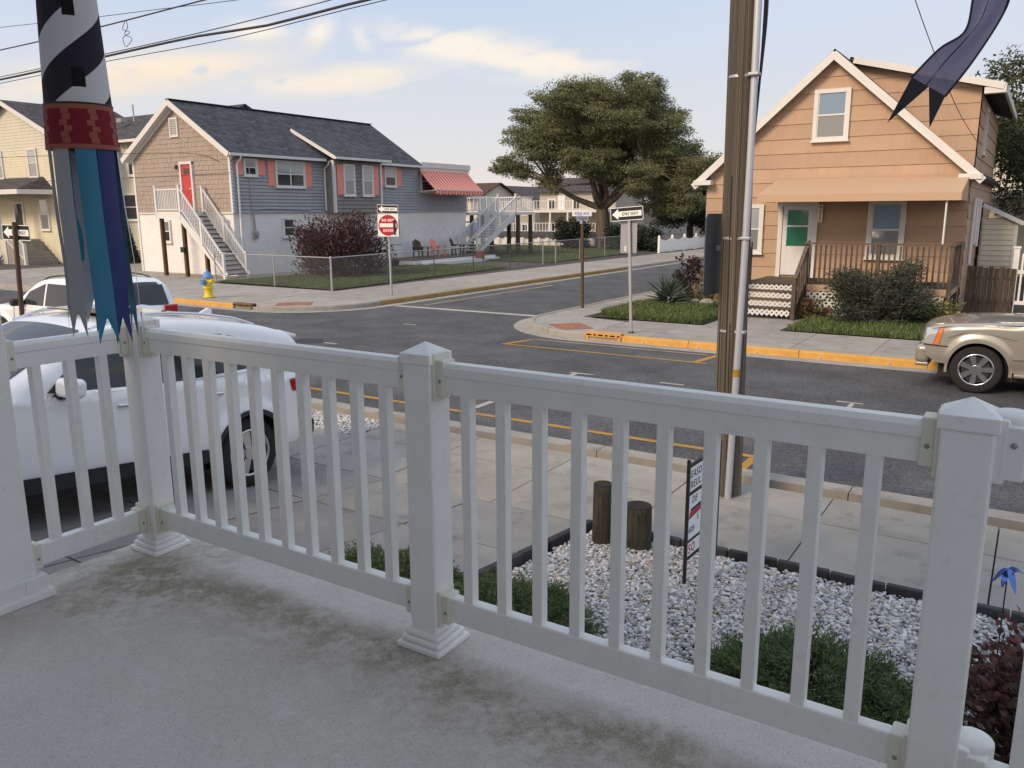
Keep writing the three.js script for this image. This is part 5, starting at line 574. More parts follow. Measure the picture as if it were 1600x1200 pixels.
    const K = 44; part('foliage', leafMesh(n * K, (i) => { const [b, d, L] = sh[Math.floor(i / K)], k = (i % K) / K, c = V(rr(-1, 1), rr(-1, 1), rr(-1, 1)).cross(d).normalize(); const q = b.clone().addScaledVector(d, L * k).addScaledVector(c, 0.02 * (1 - k)); q.y -= 0.12 * k * k * L; return { p: q.toArray(), d: d.clone().multiplyScalar(0.9).addScaledVector(c, 0.8), s: 1.15 - 0.5 * k }; }, w, l, cols), leafMat, t); return t; };
  const JC = [[0.08, 0.14, 0.026], [0.11, 0.18, 0.036], [0.05, 0.09, 0.024], [0.15, 0.21, 0.045], [0.11, 0.11, 0.04]];
  juniper('green juniper shrub between driveway edge and middle railing section', -3.38, -3.65, 0.5, 0.5, 1000, JC); juniper('green juniper shrub behind the middle railing post', -2.5, -3.8, 0.46, 0.46, 900, JC); juniper('wide dark green juniper mound in front of the white gravel', -0.74, -3.85, 0.52, 0.56, 1500, JC.map((c) => [c[0] * 0.9, c[1] * 0.95, c[2]])); juniper('green juniper mound touching the end railing post', -0.38, -3.6, 0.46, 0.5, 1000, JC);
  juniper('tiny dark red barberry sprig at the gravel edge', -2.03, -3.68, 0.12, 0.3, 70, [[0.16, 0.03, 0.03], [0.1, 0.03, 0.025]], 0.01, 0.03);
  bush('barberry_shrub', 'dark red barberry shrub beside the end railing post', [0.5, yardY(-3.9) - 0.05, -3.9], 0.66, 0.72, 24000, 0.028, 0.04, [[0.13, 0.04, 0.04], [0.09, 0.035, 0.03], [0.17, 0.07, 0.06], [0.07, 0.05, 0.03], [0.2, 0.1, 0.08]]);
}
// ---------- gravel bed with its edging, timber stumps, sale sign, metal flower ----------
{
  const bed = structure('gravel_bed', muv(quadGeo([[[-3.2, yardY(-6.38) - 0.05, -6.38], [-3.2, yardY(-2.6) - 0.05, -2.6], [4, yardY(-2.6) - 0.05, -2.6], [4, yardY(-6.38) - 0.05, -6.38]]])), M.soil); bed.userData.label = 'soil under the white gravel bed';
  const sg = new THREE.IcosahedronGeometry(0.5, 2), p = sg.attributes.position; for (let i = 0; i < p.count; i++) { const k = 0.78 + 0.5 * N[1](p.getX(i) * 3 + 9, p.getY(i) * 3 + p.getZ(i) * 2 + 9); p.setXYZ(i, p.getX(i) * k, p.getY(i) * k * 0.72, p.getZ(i) * k); } sg.computeVertexNormals();
  const gravel = (name, label, n, x0, x1, z0, z1, yf) => { const o = new THREE.InstancedMesh(sg, std(C(1, 1, 1), 0.85), n), m = new THREE.Matrix4(), q = new THREE.Quaternion(), e = new THREE.Euler(); for (let i = 0; i < n; i++) { const x = rr(x0, x1), z = rr(z0, z1), s = rr(0.012, 0.03) * (rnd() < 0.06 ? 1.5 : 1); m.compose(V(x, yf(z) - 0.045 + rr(0, 0.045), z), q.setFromEuler(e.set(rr(-0.6, 0.6), rr(0, 6.3), rr(-0.6, 0.6))), V(s * rr(0.9, 1.5), s, s * rr(0.8, 1.2))); o.setMatrixAt(i, m); const t = rnd(), v = rr(0.3, 0.72); o.setColorAt(i, t < 0.08 ? C(v * 0.75, v * 0.65, v * 0.45) : t < 0.2 ? C(v * 0.6, v * 0.6, v * 0.62) : C(v, v * 0.98, v * 0.97)); } o.name = numbered(name); o.userData = { kind: 'stuff', label, category: 'gravel' }; o.castShadow = o.receiveShadow = true; scene.add(o); };
  gravel('white_gravel', 'white pebbles filling the bed below the railing', 66000, -3.18, 1.6, -6.36, -3.5, yardY); gravel('white_gravel', 'small patch of white pebbles by the driveway apron', 5200, -8.72, -7.33, -8.32, -7.58, () => G0 + 0.01);
  const ed = thing('bed_edging', 'black edging blocks bordering the white gravel bed', 'edging', [-3.25, G0, -6.4]); for (let i = 0; i < 9; i++) { const z = i * 0.41, q = part('edging_block', muv(rbx(0.065, 0.12, 0.4, 0.012)), M.edging[Math.floor(rnd() * 3)], ed); q.position.set(rr(-0.01, 0.01), 0.02 + slope * z, z + 0.2); q.rotation.set(-Math.atan(slope), rr(-0.03, 0.03), 0); } for (let i = 0; i < 12; i++) { const q = part('edging_block', muv(rbx(0.4, 0.11, 0.06, 0.012)), M.edging[Math.floor(rnd() * 3)], ed); q.position.set(0.27 + i * 0.41, 0.01, rr(-0.015, 0.015)); q.rotation.y = rr(-0.03, 0.03); }
  const stump = (x, z, h, r, label) => { const t = thing('timber_stump', label, 'bollard', [x, G0, z], 0, 'timber stumps in the gravel'); const g = new THREE.CylinderGeometry(r, r * 1.04, h, 20, 8).translate(0, h / 2, 0), q = g.attributes.position; for (let i = 0; i < q.count; i++) { const a = Math.atan2(q.getZ(i), q.getX(i)), k = 1 + 0.05 * Math.sin(a * 7) * Math.sin(a * 3 + q.getY(i) * 2); q.setX(i, q.getX(i) * k); q.setZ(i, q.getZ(i) * k); } g.computeVertexNormals(); part('log', g, M.greenWood, t); part('sawn_top', new THREE.CylinderGeometry(r * 0.97, r * 0.99, 0.006, 20).translate(0, h + 0.003, 0), std(C(0.1, 0.095, 0.075), 0.95, { map: woodT }), t); };
  stump(-2.96, -6.05, 0.56, 0.085, 'taller mossy timber stump set in the white gravel'); stump(-2.66, -6.12, 0.4, 0.115, 'shorter wider mossy timber stump set in the white gravel');
  // estate sign, edge on to the railing
  const st = thing('sale_sign', 'white estate agent sign in a black metal frame on the gravel', 'sign', [-2.0, yardY(-5.5), -5.5], H2 - 0.04);
  part('frame', [bx(0.022, 0.98, 0.022, 0, 0.49, 0), bx(0.022, 0.98, 0.022, 0.62, 0.49, 0), bx(0.6, 0.022, 0.022, 0.31, 0.93, 0), bx(0.6, 0.022, 0.022, 0.31, 0.2, 0)], M.dark, st);
  const face = signMat(512, 640, (g, w, h) => { g.fillStyle = '#eceef0'; g.fillRect(0, 0, w, h); g.fillStyle = '#15171c'; g.font = 'bold 74px sans-serif'; g.fillText('EASO', 12, 78); g.fillText('REUL', 12, 152); g.fillRect(0, 172, w, 28); g.font = 'bold italic 70px sans-serif'; g.fillText('DE', 46, 266); g.fillStyle = '#1b1d24'; g.beginPath(); g.moveTo(40, 300); g.lineTo(w, 276); g.lineTo(w, 300); g.lineTo(24, 324); g.fill(); g.fillStyle = '#b4182a'; g.beginPath(); g.moveTo(24, 326); g.lineTo(w, 302); g.lineTo(w, 318); g.lineTo(0, 372); g.fill(); g.fillStyle = '#15171c'; g.font = 'bold 60px sans-serif'; g.fillText('S', 140, 410); g.fillText('609', 12, 476); g.fillRect(0, 520, w, 22); g.fillStyle = '#c0182c'; g.font = 'bold 92px sans-serif'; g.fillText('SO', 14, 624); });
  const bd = part('sign_board', bx(0.59, 0.7, 0.008, 0.31, 0.565, 0), M.white, st); part('sign_face', new THREE.PlaneGeometry(0.59, 0.7).translate(0.31, 0.565, 0.006), face, bd); part('sign_face', new THREE.PlaneGeometry(0.59, 0.7).rotateY(Math.PI).translate(0.31, 0.565, -0.006), face, bd);
  const fl = thing('metal_flower', 'blue metal garden flower on a thin stake', 'garden ornament', [0.035, yardY(-4.85) + 0.08, -4.85]); part('stake', bar([0, -0.15, 0], [0, 0.68, 0], 0.004, 0.004, 6), M.dark, fl); const bm = phys(C(0.06, 0.16, 0.5), 0.3, { metalness: 0.5, clearcoat: 1 }), bd2 = phys(C(0.02, 0.05, 0.2), 0.35, { metalness: 0.5 });
  for (let i = 0; i < 7; i++) { const a = i / 7 * 6.283; part('petal', gridGeo(4, 5, (u, v) => { const w = 0.02 * Math.sin(Math.PI * (0.15 + 0.8 * v)), x = (u - 0.5) * 2 * w, r = v * 0.075; return [Math.cos(a) * r - Math.sin(a) * x, 0.68 + 0.05 * Math.sin(v * 2.4 + (i % 2) * 1.4) - (i % 3) * 0.03 * v, Math.sin(a) * r + Math.cos(a) * x]; }), i % 3 ? bm : bd2, fl); } part('flower_centre', new THREE.IcosahedronGeometry(0.022, 1).translate(0, 0.7, 0), bm, fl);
}

// ---------- vehicles ----------
function makeCar(c) { // local x runs from the nose (0) to the tail (L); y up; z to the side
  const { L, w, axles, R, arch, sill, belt, top, paint } = c; const tc = new THREE.CatmullRomCurve3(top.map((p) => V(p[0], p[1], 0)), false, 'centripetal'), tp = tc.getPoints(400);
  const topY = (x) => { let i = 1; while (i < tp.length - 1 && tp[i].x < x) i++; const a = tp[i - 1], b = tp[i]; return mix(a.y, b.y, clamp((x - a.x) / Math.max(1e-6, b.x - a.x))); };
  const botY = (x) => { let y = sill + (x < 0.25 ? 0.12 * (1 - x / 0.25) : 0) + (x > L - 0.35 ? 0.16 * (x - L + 0.35) / 0.35 : 0); for (const a of axles) { const d = Math.abs(x - a); if (d < arch) y = Math.max(y, R * 0.96 + Math.sqrt(arch * arch - d * d) * 1.0 - 0.0); } return y; };
  const plan = (x) => 1 - 0.2 * Math.pow(clamp(1 - x / 0.75), 2.2) - 0.13 * Math.pow(clamp((x - L + 0.7) / 0.7), 2.4);
  const beltY = (x) => belt + 0.05 * (x / L - 0.5);
  const W = (x, y) => { const b = beltY(x); let s = w * plan(x); if (y < b) { const k = (y - 0.62 * b) / (0.62 * b); s *= 1 - 0.07 * k * k - (y < sill + 0.12 ? 0.02 * (sill + 0.12 - y) / 0.12 : 0); } else s *= 1 - 0.05 - 0.0 - c.tumble * Math.pow((y - b) / (c.roof - b), 1.15); if (y > b - 0.05 && y <= b) s += 0.006; for (const a of axles) { const d = Math.hypot(x - a, y - R); if (d < arch + 0.16) s += 0.028 * sstep(arch + 0.16, arch + 0.03, d); } const t = topY(x) - y, r = 0.11; if (t < r) s -= r * 0.9 * (1 - Math.sqrt(Math.max(0, 1 - (1 - t / r) ** 2))); return Math.max(0.05, s); };
  const xs = new Set(); for (let i = 0; i <= 130; i++) xs.add(L * i / 130); for (const a of axles) for (let i = -14; i <= 14; i++) xs.add(a + arch * Math.sin(i / 14 * H2)); const X = [...xs].filter((x) => x >= 0 && x <= L).sort((a, b) => a - b), nr = 34, K = 12;
  const P = [], I = []; const rowY = (x, j) => { const b = botY(x), t = topY(x); return b + (t - b) * (1 - Math.pow(1 - j / nr, 1.6)); };
  // ring: left side bottom->top, across the top, right side top->bottom
  const ring = (x) => { const r = []; for (let j = 0; j <= nr; j++) { const y = rowY(x, j); r.push([x, y, W(x, y)]); } const t = topY(x), e = W(x, t); for (let k = 1; k < K; k++) { const z = e * (1 - 2 * k / K); r.push([x, t + 0.035 * (1 - (z / e) ** 2), z]); } for (let j = nr; j >= 0; j--) { const y = rowY(x, j); r.push([x, y, -W(x, y)]); } return r; };
  const bow = (x, z, y) => x + 0.16 * (clamp(1 - x / 0.8) ** 1.5) * (z / w) ** 2 - 0.1 * (clamp((x - L + 0.6) / 0.6) ** 1.5) * (z / w) ** 2;
  const rings = X.map(ring), n = rings[0].length; for (const r of rings) for (const p of r) P.push(bow(p[0], p[2], p[1]), p[1], p[2]);
  for (let i = 0; i < X.length - 1; i++) for (let j = 0; j < n - 1; j++) { const a = i * n + j, b = a + 1, d = a + n, e = d + 1; I.push(a, d, e, a, e, b); }
  for (const [i0, flip] of [[0, 1], [X.length - 1, 0]]) { const base = i0 * n, st = P.length / 3; for (let j = 0; j <= nr; j++) for (let k = 0; k <= K; k++) { const p = rings[i0][j], z = p[2] * (1 - 2 * k / K); P.push(bow(p[0], z), p[1] + (j === nr ? 0.035 * (1 - (z / p[2]) ** 2) : 0), z); } for (let j = 0; j < nr; j++) for (let k = 0; k < K; k++) { const a = st + j * (K + 1) + k, b = a + 1, d = a + K + 1, e = d + 1; if (flip) I.push(a, b, e, a, e, d); else I.push(a, e, b, a, d, e); } }
  const g = new THREE.BufferGeometry(); g.setAttribute('position', new THREE.Float32BufferAttribute(P, 3)); g.setIndex(I); g.computeVertexNormals();
  const t = thing(c.name, c.label, 'car', c.pos, c.ry); const body = part('body', g, paint, t);
  const side = (lo, hi, off, sgn, nx = 16, ny = 8) => gridGeo(nx, ny, (u, v) => { const pl = (l) => { const s = u * (l.length - 1), i = Math.min(l.length - 2, Math.floor(s)), k = s - i; return [mix(l[i][0], l[i + 1][0], k), mix(l[i][1], l[i + 1][1], k)]; }; const a = pl(lo), b = pl(hi), x = mix(a[0], b[0], v), y = mix(a[1], b[1], v), z = W(x, y); return [bow(x, z), y, sgn * (z + off)]; });
  const over = (x0, x1, m, off) => gridGeo(14, 10, (u, v) => { const x = mix(x0, x1, u), t0 = topY(x), e = W(x, t0), z = e * m * (2 * v - 1), sl = (topY(x + 0.02) - topY(x - 0.02)) / 0.04, l = Math.hypot(1, sl); return [bow(x, z) - off * sl / l, t0 + 0.035 * (1 - (z / e) ** 2) + off / l, z]; });
  const both = (name, lo, hi, off, m, par = t, nx, ny) => { for (const s of [1, -1]) part(name, side(lo, hi, off, s, nx, ny), m, par); };
  for (const q of c.windows) both('side_window', q[0], q[1], 0.006, M.glass); part('windshield', over(...c.shield, 0.88, 0.008), M.glass, t); part('rear_window', over(...c.rear, 0.84, 0.008), M.glass, t);
  for (const x of c.gaps) both('door_gap', [[x, sill + 0.1], [x + 0.016, sill + 0.1]], [[x, beltY(x)], [x + 0.016, beltY(x)]], 0.005, M.dark, body, 1, 14);
  for (const [x, y] of c.handles) for (const s of [1, -1]) { const z = W(x, y); part('door_handle', rbx(0.2, 0.032, 0.03, 0.012, x, y, s * (z + 0.012)), c.handleMat, t); }
  both('sill_cladding', [[axles[0] + arch, sill - 0.07], [axles[1] - arch, sill - 0.07]], [[axles[0] + arch, sill + 0.07], [axles[1] - arch, sill + 0.07]], 0.01, c.clad, t, 12, 2);
  for (const a of axles) for (const s of [1, -1]) part('arch_trim', gridGeo(24, 2, (u, v) => { const th = mix(-0.12, Math.PI + 0.12, u), r = arch + 0.0 + v * 0.05, x = a + Math.cos(th) * r, y = R * 0.96 + Math.sin(th) * r; const z = W(clamp(x, 0, L), Math.max(y, sill)); return [bow(x, z), y, s * (z + 0.007)]; }), c.archMat ?? c.clad, t);
  part('underbody', [box2(0.35, L - 0.4, 0.2, sill + 0.12, -w * 0.72, w * 0.72), ...axles.map((a) => box2(a - arch, a + arch, sill, R * 2 + 0.12, -w * 0.55, w * 0.55))], M.dark, t);
  for (const a of axles) for (const s of [1, -1]) { const wh = part('wheel', new THREE.CylinderGeometry(R * 0.55, R * 0.55, 0.16, 24).rotateX(H2), M.dark, t); wh.position.set(a, R, s * (w - 0.13)); wh.name = 'wheel'; const pr = [[0.66, -0.11], [0.9, -0.115], [0.985, -0.09], [1, -0.04], [1, 0.04], [0.985, 0.09], [0.9, 0.115], [0.66, 0.11]].map(([r, y]) => new THREE.Vector2(r * R, y)); part('tyre', new THREE.LatheGeometry(pr, 40).rotateX(H2), M.rubber, wh);
    const rim = [new THREE.TorusGeometry(R * 0.645, 0.018, 8, 36).translate(0, 0, s * 0.1), new THREE.CylinderGeometry(R * 0.19, R * 0.21, 0.05, 20).rotateX(H2).translate(0, 0, s * 0.095)]; for (let i = 0; i < c.spokes; i++) { const q = new THREE.BoxGeometry(R * c.spokeW, R * 0.5, 0.03), p = q.attributes.position; for (let k = 0; k < p.count; k++) if (p.getY(k) > 0) p.setX(k, p.getX(k) * c.flare); q.translate(0, R * 0.4, s * 0.09).rotateZ(i / c.spokes * 6.283 + 0.3); rim.push(q); } part('rim', rim, c.rimMat ?? M.alloy, wh); }
  for (const s of [1, -1]) { const [x, y] = c.mirror, z = W(x, y) * 0.97; const m = part('mirror', [rbx(0.16, 0.16, 0.24, 0.05, x + 0.02, y + 0.08, s * (z + 0.16), 3)], c.mirrorMat ?? paint, t); part('mirror_stalk', rbx(0.08, 0.05, 0.12, 0.015, x, y + 0.005, s * (z + 0.03)), M.plastic, m); }
  for (const q of c.patches ?? []) both(q.name, q.lo, q.hi, q.off ?? 0.006, q.m, t, q.nx, q.ny);
  for (const q of c.overs ?? []) part(q.name, over(q.x[0], q.x[1], q.k, 0.01), q.m, t);
  if (c.rails) for (const s of [1, -1]) { const z = W((c.rails[0] + c.rails[1]) / 2, topY(2.6)) * 1.0; const pts = []; for (let i = 0; i <= 8; i++) { const x = mix(c.rails[0], c.rails[1], i / 8), e = Math.sin(Math.PI * i / 8) ** 0.4; pts.push([x, topY(x) + 0.045 * e + 0.0, s * (W(x, topY(x)) - 0.01)]); } part('roof_rail', tubePts(pts, 0.016, 40, 8), c.railMat ?? M.chrome, t); }
  return { t, W, topY, bow };
}
const whitePaint = phys(C(0.84, 0.85, 0.86), 0.22, { clearcoat: 1, clearcoatRoughness: 0.04 }), goldPaint = phys(C(0.44, 0.405, 0.345), 0.28, { metalness: 0.45, clearcoat: 1, clearcoatRoughness: 0.05 }), goldLow = phys(C(0.36, 0.33, 0.285), 0.35, { metalness: 0.4, clearcoat: 0.6 });
{ // white crossover in the driveway
  const c = makeCar({ name: 'white_crossover', label: 'white crossover parked nose in on the sloping driveway', L: 4.75, w: 0.93, axles: [0.95, 3.75], R: 0.36, arch: 0.42, sill: 0.4, belt: 1.1, roof: 1.7, tumble: 0.19, paint: whitePaint, clad: M.plastic, handleMat: M.chrome, spokes: 5, spokeW: 0.2, flare: 1.6, rimMat: M.alloy,
    pos: [-7.43, yardY(-1.47), -1.47], ry: H2, top: [[0, 0.82], [0.12, 0.93], [0.7, 1.04], [1.35, 1.12], [1.9, 1.42], [2.3, 1.63], [2.8, 1.7], [3.5, 1.69], [4.2, 1.6], [4.5, 1.5], [4.62, 1.2], [4.72, 0.98], [4.75, 0.8]], shield: [1.42, 2.2], rear: [4.5, 4.62],
    windows: [[[[1.75, 1.13], [2.62, 1.14]], [[2.05, 1.42], [2.62, 1.58]]], [[[2.68, 1.14], [3.5, 1.16]], [[2.68, 1.585], [3.5, 1.56]]], [[[3.56, 1.17], [4.1, 1.26]], [[3.56, 1.55], [4.05, 1.46]]]], gaps: [1.45, 2.64, 3.5], handles: [[2.42, 0.98], [3.3, 1.0]], mirror: [1.85, 1.1], rails: [2.25, 4.0],
    patches: [{ name: 'window_trim', lo: [[1.7, 1.1], [2.9, 1.115], [4.1, 1.22]], hi: [[1.72, 1.125], [2.9, 1.14], [4.12, 1.25]], m: M.chrome, off: 0.009 }, { name: 'tail_light', lo: [[4.3, 0.95], [4.72, 0.95]], hi: [[4.25, 1.08], [4.68, 1.1]], m: M.lampRed }, { name: 'headlight', lo: [[0.06, 0.72], [0.5, 0.8]], hi: [[0.1, 0.86], [0.6, 0.92]], m: M.lampClear }, { name: 'fuel_door', lo: [[3.98, 0.88], [4.14, 0.88]], hi: [[3.98, 1.02], [4.14, 1.02]], m: whitePaint, off: 0.004 }] });
  c.t.rotation.order = 'YXZ'; c.t.rotation.z = -Math.atan(slope); part('roof_spoiler', rbx(0.26, 0.04, 1.25, 0.018, 0, 0, 0).rotateZ(-0.22).translate(4.47, 1.53, 0), whitePaint, c.t); part('shark_fin', extr([[0, 0], [0.2, 0], [0.2, 0.07], [0.16, 0.08]], 0.025, 0.006).translate(3.75, 1.685, -0.012), whitePaint, c.t); part('bumper', rbx(0.14, 0.2, 1.55, 0.05, 4.7, 0.5, 0), M.plastic, c.t); part('sunroof', rbx(0.9, 0.012, 0.85, 0.005, 2.9, 1.742, 0), M.glass, c.t);
}
{ // white SUV at the near kerb
  makeCar({ name: 'white_suv', label: 'white boxy SUV parked on the street at the near kerb', L: 4.7, w: 0.94, axles: [0.9, 3.75], R: 0.38, arch: 0.44, sill: 0.42, belt: 1.12, roof: 1.72, tumble: 0.16, paint: whitePaint, clad: M.plastic, handleMat: whitePaint, mirrorMat: M.dark, spokes: 5, spokeW: 0.22, flare: 1.6, pos: [-19.75, 0, -9.78], ry: 0,
    top: [[0, 0.9], [0.1, 1.0], [0.7, 1.08], [1.35, 1.13], [1.8, 1.42], [2.2, 1.63], [2.7, 1.71], [3.6, 1.71], [4.15, 1.66], [4.35, 1.55], [4.55, 1.15], [4.67, 1.0], [4.7, 0.85]], shield: [1.4, 2.1], rear: [4.3, 4.53],
    windows: [[[[1.7, 1.15], [2.55, 1.15]], [[1.98, 1.42], [2.55, 1.6]]], [[[2.62, 1.15], [3.45, 1.16]], [[2.62, 1.605], [3.42, 1.6]]], [[[3.52, 1.17], [4.2, 1.2]], [[3.5, 1.595], [4.05, 1.56]]]], gaps: [1.42, 2.58, 3.48], handles: [[2.36, 1.0], [3.25, 1.0]], mirror: [1.75, 1.12], rails: [2.2, 4.0], railMat: M.plastic,
    patches: [{ name: 'tail_light', lo: [[4.36, 0.98], [4.66, 0.98]], hi: [[4.34, 1.14], [4.56, 1.14]], m: M.lampRed, off: 0.012 }, { name: 'headlight', lo: [[0.05, 0.82], [0.45, 0.86]], hi: [[0.08, 0.96], [0.5, 0.99]], m: M.lampClear }] });
  const o = scene.children[scene.children.length - 1]; for (const s of [-1, 1]) part('tail_light', rbx(0.07, 0.2, 0.3, 0.03, 4.64, 1.06, s * 0.62), M.lampRed, o); part('tailgate_handle', rbx(0.03, 0.05, 0.3, 0.01, 4.71, 0.98, 0), M.dark, o); part('license_plate', bx(0.01, 0.14, 0.3, 4.715, 0.84, 0), M.trim, o); part('rear_glass', new THREE.BoxGeometry(0.012, 0.44, 1.28).rotateZ(0.44).translate(4.46, 1.36, 0), M.glass, o);
}
{ // gold SUV on the far side
  const c = makeCar({ name: 'gold_suv', label: 'gold full size SUV with chrome six spoke wheels across the street', L: 5.05, w: 0.99, axles: [0.93, 3.9], R: 0.395, arch: 0.47, sill: 0.46, belt: 1.2, roof: 1.9, tumble: 0.15, paint: goldPaint, clad: goldLow, archMat: goldPaint, handleMat: goldPaint, spokes: 7, spokeW: 0.17, flare: 1.35, rimMat: M.chrome, pos: [-1.63, 0, -16.25], ry: 0,
    top: [[0, 0.86], [0.06, 1.0], [0.35, 1.1], [1.0, 1.17], [1.62, 1.22], [2.1, 1.62], [2.4, 1.82], [3, 1.9], [4.3, 1.89], [4.8, 1.8], [4.98, 1.2], [5.03, 1.0], [5.05, 0.85]], shield: [1.7, 2.3], rear: [4.82, 4.96],
    windows: [[[[2.0, 1.24], [2.8, 1.24]], [[2.25, 1.6], [2.8, 1.76]]], [[[2.88, 1.24], [3.7, 1.24]], [[2.88, 1.77], [3.7, 1.77]]], [[[3.8, 1.24], [4.75, 1.24]], [[3.8, 1.77], [4.65, 1.74]]]], gaps: [1.62, 2.84, 3.72], handles: [[2.65, 1.05], [3.55, 1.05]], mirror: [1.98, 1.2], rails: [2.5, 4.7], railMat: M.plastic,
    patches: [{ name: 'headlight', lo: [[0.0, 0.76], [0.16, 0.76]], hi: [[0.05, 1.02], [0.26, 1.06]], m: M.lampClear, off: 0.012 }, { name: 'turn_signal', lo: [[0.17, 0.76], [0.27, 0.77]], hi: [[0.26, 1.03], [0.34, 1.06]], m: M.lampAmber, off: 0.013 }, { name: 'bumper_seam', lo: [[0.0, 0.735], [0.44, 0.74]], hi: [[0.0, 0.755], [0.44, 0.76]], m: M.dark, off: 0.008 }, { name: 'body_side_moulding', lo: [[1.42, 0.62], [3.42, 0.62]], hi: [[1.42, 0.7], [3.42, 0.7]], m: goldPaint, off: 0.028 }, { name: 'fender_flare_crease', lo: [[0.42, 0.9], [0.7, 1.0], [1.1, 1.0], [1.45, 0.93]], hi: [[0.42, 0.925], [0.7, 1.025], [1.1, 1.025], [1.45, 0.955]], m: goldPaint, off: 0.022 }] });
  part('front_bumper', [rbx(0.24, 0.34, 1.66, 0.1, 0.1, 0.57, 0, 3), rbx(0.22, 0.07, 1.62, 0.03, 0.1, 0.4, 0)], goldLow, c.t); part('running_board', rbx(1.9, 0.06, 0.16, 0.02, 2.42, 0.36, 0.98), goldLow, c.t); part('hood_crease', tubePts([[0.25, 1.085, 0.72], [0.8, 1.15, 0.74], [1.55, 1.2, 0.78]], 0.012, 20), goldPaint, c.t); part('wiper', bar([1.68, 1.27, 0.1], [1.78, 1.33, 0.75], 0.012), M.dark, c.t);
  part('hood_line', tubePts([[0.22, 1.03, 0.9], [0.6, 1.1, 0.925], [1.6, 1.17, 0.945]], 0.006, 20), M.dark, c.t);
}
// ---------- things hanging from the porch roof ----------
{
  const t = thing('lighthouse_windsock', 'hanging lighthouse windsock with spiral stripes and long ribbons', 'windsock', [-2.237, 3.17, -1.315], Math.atan2(2.235, 1.315) - Math.PI);
  const map = canvasTex(1024, 1024, (g, w, h) => { g.fillStyle = '#d5d4d8'; g.fillRect(0, 0, w, h); g.fillStyle = '#2b2731'; const per = h * 0.2 / 0.62; for (let k = -4; k < 8; k++) { const y = k * per + h * 0.0; g.beginPath(); g.moveTo(0, y + 1.36 * per); g.lineTo(w, y - 0.64 * per + 0.64 * per - 0.36 * per * 1.78); g.lineTo(w, y + 0.5 * per - 0.36 * per * 1.78); g.lineTo(0, y + 1.86 * per); g.closePath(); g.fill(); } g.fillStyle = '#0d0b10'; for (const [u, y] of [[0.515, 0.893], [0.5, 0.61], [0.5, 0.33]]) g.fillRect(w * (u - 0.032), h * (y - 0.04), w * 0.064, h * 0.08); });
  const cloth = (m) => std(C(1, 1, 1), 0.9, { map: m });
  const band = canvasTex(1024, 256, (g, w, h) => { g.fillStyle = '#7d1526'; g.fillRect(0, 0, w, h); g.fillStyle = '#9c5a4e'; g.fillRect(0, 0, w, 34); g.fillRect(0, h - 26, w, 26); for (let k = 0; k < 8; k++) for (let i = 0; i < 6; i++) g.fillRect(k * 128 + 40 + (i % 2) * 12 - (i % 3) * 5, 30 + i * 33, 38, 31); });
  part('sock', new THREE.CylinderGeometry(0.058, 0.083, 0.62, 40, 8, true).translate(0, 0.115 + 0.31, 0), cloth(map), t); part('brick_band', new THREE.CylinderGeometry(0.0845, 0.091, 0.117, 40, 2, true).translate(0, 0.0585, 0), cloth(band), t);
  part('hoop', [new THREE.TorusGeometry(0.083, 0.003, 6, 40).rotateX(H2).translate(0, 0.116, 0), new THREE.TorusGeometry(0.058, 0.003, 6, 40).rotateX(H2).translate(0, 0.735, 0)], M.dark, t); part('gallery', new THREE.CylinderGeometry(0.075, 0.06, 0.03, 30).translate(0, 0.75, 0), M.dark, t); part('lantern_room', new THREE.CylinderGeometry(0.04, 0.045, 0.1, 24).translate(0, 0.81, 0), M.yellowLine, t); part('dome', new THREE.ConeGeometry(0.055, 0.07, 24).translate(0, 0.89, 0), M.red, t); part('hanging_cord', bar([0, 0.92, 0], [0, 1.16, 0], 0.0025, 0.0025, 5), M.dark, t);
  // ribbons blow toward the street corner; world wind (0.841, 0, -0.541) turned into the sock's own frame
  const ry = t.rotation.y, wx = 0.841 * Math.cos(ry) + 0.541 * Math.sin(ry), wz = 0.841 * Math.sin(ry) - 0.541 * Math.cos(ry); const nyl = (r, g, b) => phys(C(r, g, b), 0.6, { sheen: 0.1, sheenRoughness: 0.5 });
  // [angle around, length, colour, width, sway]; seen from the porch the sock's near side is at angle pi
  const rb = [[Math.PI - 0.72, 0.51, [0.36, 0.37, 0.39], 0.05, 0.0], [Math.PI + 0.06, 0.53, [0.03, 0.2, 0.32], 0.05, 0.01], [Math.PI + 0.72, 0.535, [0.012, 0.02, 0.13], 0.055, 0.0], [Math.PI - 1.35, 0.5, [0.2, 0.21, 0.23], 0.045, 0.005], [0.55, 0.47, [0.03, 0.42, 0.55], 0.05, -0.01], [0.12, 0.49, [0.66, 0.68, 0.74], 0.05, -0.005], [-0.3, 0.52, [0.012, 0.02, 0.11], 0.05, -0.02], [-1.25, 0.53, [0.03, 0.18, 0.3], 0.05, 0.005], [Math.PI + 1.5, 0.53, [0.64, 0.65, 0.72], 0.04, 0.03]];
  rb.forEach(([a, len, col, w, sw], q) => { const cx = Math.sin(a), cz = Math.cos(a), tx = Math.cos(a), tz = -Math.sin(a); part('ribbon', gridGeo(8, 36, (u, v) => { const s = u - 0.5, cut = 0.075 * (1 - 2 * Math.abs(s)) * clamp((v - 0.84) / 0.16), r = 0.086 - 0.004 * v - 3.2 * (s * w) ** 2 / 0.5 * (1 - v) + 0.004 * Math.sin(v * 8 + q * 2) * v, y = 0.004 - len * v + cut, k = 0.75 * v + 0.25 * v * v, tw = s * w; return [cx * r + tx * tw + wx * sw * k, y, cz * r + tz * tw + wz * sw * k + 0.003 * Math.sin(v * 14 + q + s * 3) * v]; }), nyl(...col), t); });
}
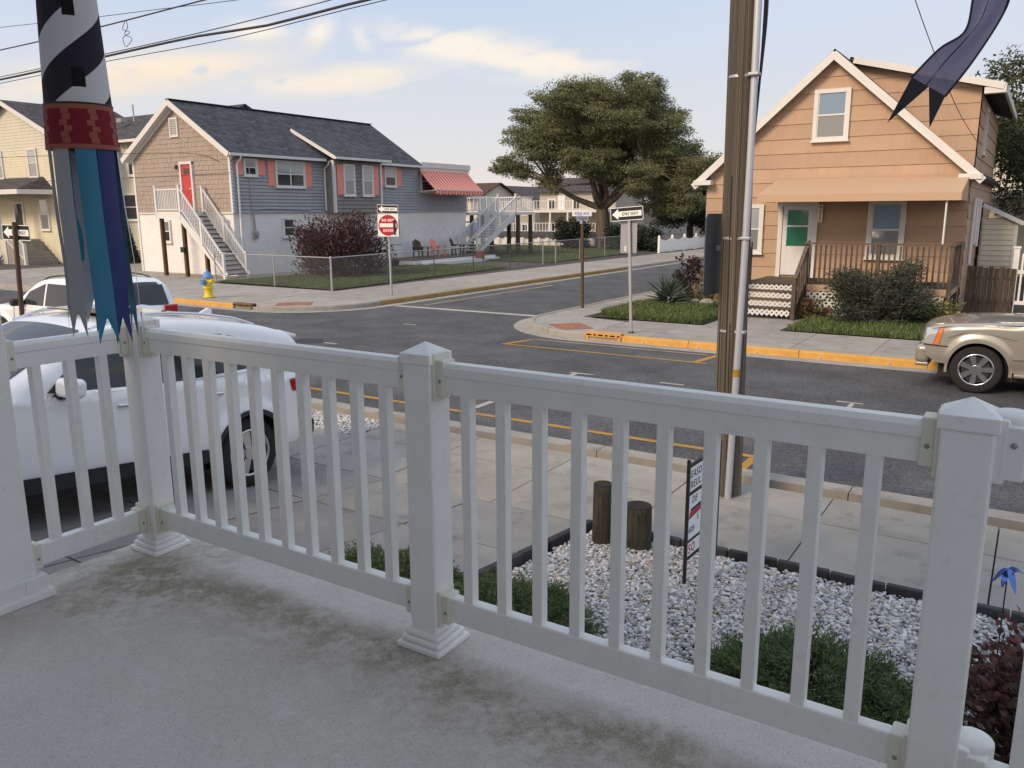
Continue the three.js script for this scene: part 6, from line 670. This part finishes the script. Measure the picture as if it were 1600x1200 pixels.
{ // dark streamer hung at the porch roof edge, blowing into view
  const t = thing('dark_streamer', 'dark translucent streamer flag with two black pointed tails', 'flag', [-0.2, 3.86, -3.1]); const m = new THREE.MeshPhysicalMaterial({ color: C(0.2, 0.18, 0.27), roughness: 0.7, side: THREE.DoubleSide, transmission: 0.5, thickness: 0 }), e = std(C(0.008, 0.008, 0.012), 0.8);
  const Lp = [[-0.259, 3.858, -3.087], [-0.254, 3.615, -2.969], [-0.261, 3.515, -2.902], [-0.313, 3.465, -2.832], [-0.372, 3.379, -2.748]], Rp = [[-0.152, 3.858, -3.156], [-0.166, 3.627, -3.089], [-0.179, 3.579, -3.068], [-0.235, 3.438, -2.948], [-0.29, 3.331, -2.853]];
  const cl = new THREE.CatmullRomCurve3(Lp.map((p) => V(...p))), cr = new THREE.CatmullRomCurve3(Rp.map((p) => V(...p))); const at = (u, v) => { const a = cl.getPoint(v), b = cr.getPoint(v), q = a.lerp(b, u), f = 0.03 * Math.sin(u * 5 + v * 4) * Math.sin(u * Math.PI) * (1 - v ** 4); return [q.x + f * 0.6 + 0.2, q.y - 3.86, q.z + f + 3.1]; };
  part('cloth', gridGeo(14, 30, at), m, t); const rel = (p) => [p[0] + 0.2, p[1] - 3.86, p[2] + 3.1];
  const tip = (a, b, c) => gridGeo(8, 8, (u, v) => { const p = V(...rel(a)).lerp(V(...rel(b)), u).lerp(V(...rel(c)), v); return [p.x, p.y, p.z]; }); const md = [-0.331, 3.355, -2.8005];
  part('tail_point', tip(Lp[4], md, [-0.415, 3.245, -2.66]), e, t); part('tail_point', tip(md, Rp[4], [-0.318, 3.236, -2.795]), e, t);
  part('hem', [tubePts(Lp.map(rel), 0.0035, 30, 5), tubePts(Rp.map(rel), 0.004, 30, 5), tubePts([0, 0.2, 0.4, 0.6, 0.8, 1].map((v) => at(0.42, v)), 0.002, 30, 5)], e, t);
  part('header_rod', bar(rel([-0.27, 3.858, -3.08]), rel([-0.14, 3.858, -3.165]), 0.006), M.dark, t); part('cord', [bar(rel([-0.2, 3.858, -3.12]), rel([-0.2, 4.42, -2.42]), 0.003, 0.003, 5)], M.dark, t);
}
renderer.render(scene, camera);
